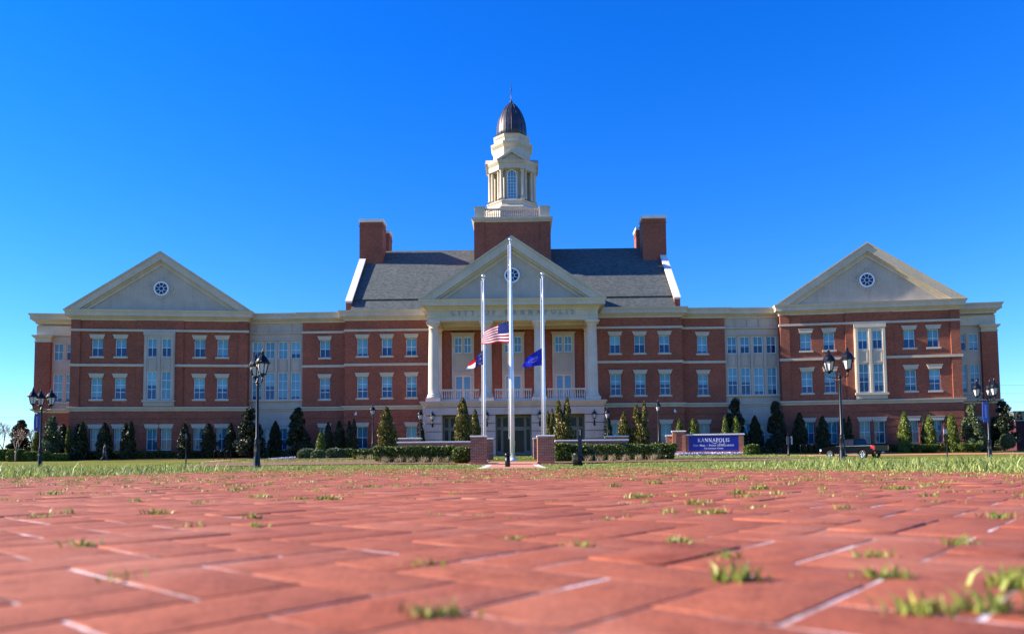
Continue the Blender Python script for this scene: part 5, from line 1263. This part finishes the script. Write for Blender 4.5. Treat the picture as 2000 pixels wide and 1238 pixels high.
q.poly([(-.782,.72,1.18),(-.782,-.72,1.18),(-.676,-.62,1.6),(-.676,.62,1.6)]); q.poly([(1.02,-.78,1.16),(1.02,.78,1.16),(.44,.64,1.62),(.44,-.64,1.62)]); q.build('window', M['carglass'], TRK)
for x in (1.72,-1.62):
    for s in (-1,1):
        w = MB(); y0, y1 = s*.72, s*.97
        rr = [[(x+r_*math.cos(2*math.pi*i/24), yy, .36+r_*math.sin(2*math.pi*i/24)) for i in range(24)] for r_, yy in ((.25,y0),(.35,y0),(.37,y0+s*.04),(.37,y1-s*.04),(.35,y1),(.24,y1))]
        w.rings(rr, sm=False, cap=False); wo = w.build('wheel', M['rubber'], TRK)
        r2 = MB(); r2.rings([[(x+r_*math.cos(2*math.pi*i/24), yy, .36+r_*math.sin(2*math.pi*i/24)) for i in range(24)] for r_, yy in ((.245,y0),(.245,y1-s*.005),(.225,y1-s*.01),(.21,y1-s*.06),(.0,y1-s*.07))][::1], cap=False)
        for k in range(5):
            a = 2*math.pi*k/5; r2.tube([(x+.05*math.cos(a),y1-s*.03,.36+.05*math.sin(a)),(x+.22*math.cos(a),y1-s*.02,.36+.22*math.sin(a))], .03, 6)
        r2.build('rim', M['chrome'], wo)
for s in (-1,1):
    q = MB(); q.box(-2.76,-2.66,*sorted((s*.80,s*.985)),.72,1.08); q.box(-2.7,-2.45,*sorted((s*.93,s*.988)),.86,1.06); q.build('tail_light', M['taillight'], TRK)
    q = MB(); q.box(2.6,2.76,*sorted((s*.6,s*.975)),.66,.84); q.build('headlight', M['lampglass'], TRK)
    q = MB(); q.box(.72,.9,*sorted((s*.95,s*1.16)),1.12,1.28); q.build('mirror', M['paint'], TRK)
    q = MB(); q.box(-1.15,1.22,*sorted((s*.965,s*1.0)),.36,.42); q.build('side_step', M['chrome'], TRK)
    q = MB(); q.box(-2.6,1.0,*sorted((s*.955,s*.985)),1.075,1.10); q.build('trim_strip', M['chrome'], TRK)
q = MB(); q.box(-2.88,-2.72,-.95,.95,.42,.58); q.build('rear_bumper', M['rubber'], TRK)
q = MB(); q.box(-2.90,-2.875,-.16,.16,.45,.57); q.build('number_plate', M['plate'], TRK)
q = MB(); q.box(2.72,2.84,-.95,.95,.40,.58); q.build('front_bumper', M['chrome'], TRK)
q = MB(); q.slab(-.78,.78,.66,1.06,0,.02,[]); t_ = MB(); t_.box(-2.765,-2.73,-.76,.76,.64,1.10); t_.build('tailgate', M['paint'], TRK)

# ------------------------------------------------------------------ walking person
def person():
    p = at(204, 899, 78); zb = gz(p.x, 78)
    J = dict(pel=(0,0,.93), belly=(0,0,1.08), chest=(.02,0,1.32), neck=(.03,0,1.50), chin=(.05,0,1.56), head=(.04,0,1.64), crown=(.03,0,1.73),
      lsh=(.02,.19,1.42), lel=(-.10,.24,1.17), lwr=(-.02,.25,.95), lpa=(.02,.25,.87), rsh=(.02,-.19,1.42), rel=(-.02,-.25,1.16), rwr=(.12,-.24,.97), rpa=(.16,-.24,.89),
      lhp=(0,.10,.90), lkn=(.16,.10,.52), lan=(.20,.10,.10), lto=(.38,.11,.04), rhp=(0,-.10,.90), rkn=(-.05,-.10,.50), ran=(-.30,-.10,.14), rto=(-.18,-.10,.03))
    Rr = dict(pel=.15,belly=.14,chest=.165,neck=.06,chin=.07,head=.095,crown=.06,lsh=.07,lel=.048,lwr=.03,lpa=.035,rsh=.07,rel=.048,rwr=.03,rpa=.035,lhp=.10,lkn=.065,lan=.045,lto=.035,rhp=.10,rkn=.065,ran=.045,rto=.035)
    E = [('pel','belly'),('belly','chest'),('chest','neck'),('neck','chin'),('chin','head'),('head','crown'),('chest','lsh'),('lsh','lel'),('lel','lwr'),('lwr','lpa'),('chest','rsh'),('rsh','rel'),('rel','rwr'),('rwr','rpa'),('pel','lhp'),('lhp','lkn'),('lkn','lan'),('lan','lto'),('pel','rhp'),('rhp','rkn'),('rkn','ran'),('ran','rto')]
    for s_, pa in (('l','lpa'),('r','rpa')):
        bx, by, bz = J[pa]
        for k in range(5):
            dx = (-.03+.018*k) if k < 4 else .03; L = (.07,.08,.078,.065,.05)[k]
            a, b = f'{s_}f{k}', f'{s_}g{k}'; J[a] = (bx+dx, by, bz-.035 if k < 4 else bz+.01); J[b] = (bx+dx+(.01 if k < 4 else .03), by*.97, bz-.035-L if k < 4 else bz-.04); Rr[a] = .010; Rr[b] = .008; E += [(pa,a),(a,b)]
    names = list(J); me = bpy.data.meshes.new('person'); me.from_pydata([J[n] for n in names], [(names.index(a), names.index(b)) for a, b in E], []); me.update()
    o = bpy.data.objects.new('person', me); COL.objects.link(o); o.location = (p.x, 78, zb+.01); o.rotation_euler = (0,0,R(12))
    me.materials.append(plain('skin', (.45,.26,.19), .6))
    sk = o.modifiers.new('skin', 'SKIN'); sk.use_smooth_shade = True
    for i, n in enumerate(names):
        v = me.skin_vertices[0].data[i]; r_ = Rr[n]; v.radius = (r_, r_*(.72 if n in ('belly','chest') else 1)); v.use_root = (n == 'pel')
    o.modifiers.new('sub', 'SUBSURF').render_levels = 1
    tag(o, 'person in a dark grey jacket and blue trousers walking past the left wing', 'person')
    jk = MB(); jk.rings([[(cx+rx*math.cos(a), ry*math.sin(a), z) for a in np.linspace(0,2*math.pi,17)[:-1]] for z, rx, ry, cx in ((.84,.155,.19,0),(.95,.155,.19,0),(1.10,.145,.18,.0),(1.30,.155,.205,.02),(1.42,.13,.2,.02),(1.49,.08,.11,.03),(1.52,.065,.07,.03))], 0, True)
    for s_, a, b, c in ((1,'lsh','lel','lwr'),(-1,'rsh','rel','rwr')): jk.tube([J[a],J[b],J[c]], [.085,.065,.05], 10)
    jk.build('jacket', plain('grey_jacket', (.06,.065,.085), .9), o)
    tr = MB()
    for a, b, c in (('lhp','lkn','lan'),('rhp','rkn','ran')): tr.tube([Vector(J[a])+Vector((0,0,.03)),J[b],J[c]], [.12,.085,.07], 10)
    tr.build('trousers', plain('blue_trousers', (.02,.03,.075), .9), o)
    h = MB(); h.lathe(.02,0,[(.0,1.775),(.06,1.765),(.105,1.72),(.112,1.67),(.10,1.63)][::-1],14); h.build('hair', plain('dark_hair', (.02,.015,.012), .8), o)
    for s_, a in (('l','lto'),('r','rto')):
        f = MB(); x, y, z = J[a]; f.rings([[(x-.2,y-.05,z-.035),(x+.06,y-.05,z-.035),(x+.06,y+.05,z-.035),(x-.2,y+.05,z-.035)],[(x-.19,y-.04,z+.05),(x+.03,y-.04,z+.02),(x+.03,y+.04,z+.02),(x-.19,y+.04,z+.05)]]); f.build('shoe', M['darkplastic'], o)
person()

# ------------------------------------------------------------------ far things
p0, p1 = at(1983, 822, 100), at(2080, 822, 100)
o = tag(empty('metal_shed', ((p0.x+p1.x)/2, 103, gz(p0.x,100))), 'dark red corrugated shed wall at the right edge of the photo', 'shed'); w = p1.x-p0.x; h = p0.z-gz(p0.x,100)
q = MB(); n = 60
q.prism([(-w/2,0),(w/2,0),(w/2,h),(-w/2,h)], -3, 3); [q.box(-w/2+w*k/n, -w/2+w*(k+.5)/n, -3.05, -2.99, .05, h-.02) for k in range(n)]; q.build('wall', plain('red_metal', (.07,.01,.014), .7), o)
q = MB(); q.box(-w/2-.2,w/2+.2,-3.2,3.2,h,h+.12); q.build('roof', plain('blue_grey_metal', (.3,.34,.42), .5), o)
for i, (a, b, yt, Y, c, lab) in enumerate(((1966,1992,806,220,(.16,.16,.15),'pale grey industrial block far off at the right edge'),(1988,2012,806,230,(.22,.25,.29),'bluish grey low building far off beyond the red shed'))):
    p0, p1 = at(a, yt, Y), at(b, yt, Y); w = p1.x-p0.x; h = p0.z-gz(p0.x, Y); o = tag(empty('far_building', ((p0.x+p1.x)/2, Y, gz(p0.x, Y))), lab, 'building', 'far buildings at the right edge')
    q = MB(); q.slab(-w/2,w/2,0,h,-3,6,[(-w/2+w*(k+.25)/4,-w/2+w*(k+.75)/4,h*.55,h*.75) for k in range(4)]); q.box(-w/2+.05,w/2-.05,-2.8,5.9,0,h-.05); q.build('wall', plain('far_wall_%d' % i, c, .8), o); q = MB(); q.box(-w/2-.3,w/2+.3,-3.3,6.2,h,h+.3); q.build('roof', M['greyplate'], o)
for py, lab in ((752,'uppermost thin cable crossing the sky at the right edge'),(768,'middle thin cable crossing the sky at the right edge'),(784,'lowest thin cable crossing the sky at the right edge')):
    a, b = at(1900, py, 115), at(2200, py-1, 115); q = MB(); q.tube([a, (a+b)/2-Vector((0,0,.1)), b], .014, 4); tag(q.build('power_cable', M['black']), lab, 'cable', 'power cables at the right')
for py, lab in ((811,'upper thin cable crossing the sky at the left edge'),(815,'lower thin cable crossing the sky at the left edge')):
    a, b = at(-200, py, 120), at(160, py+3, 120); q = MB(); q.tube([a, (a+b)/2-Vector((0,0,.2)), b], .014, 4); tag(q.build('power_cable', M['black']), lab, 'cable', 'power cables at the left')
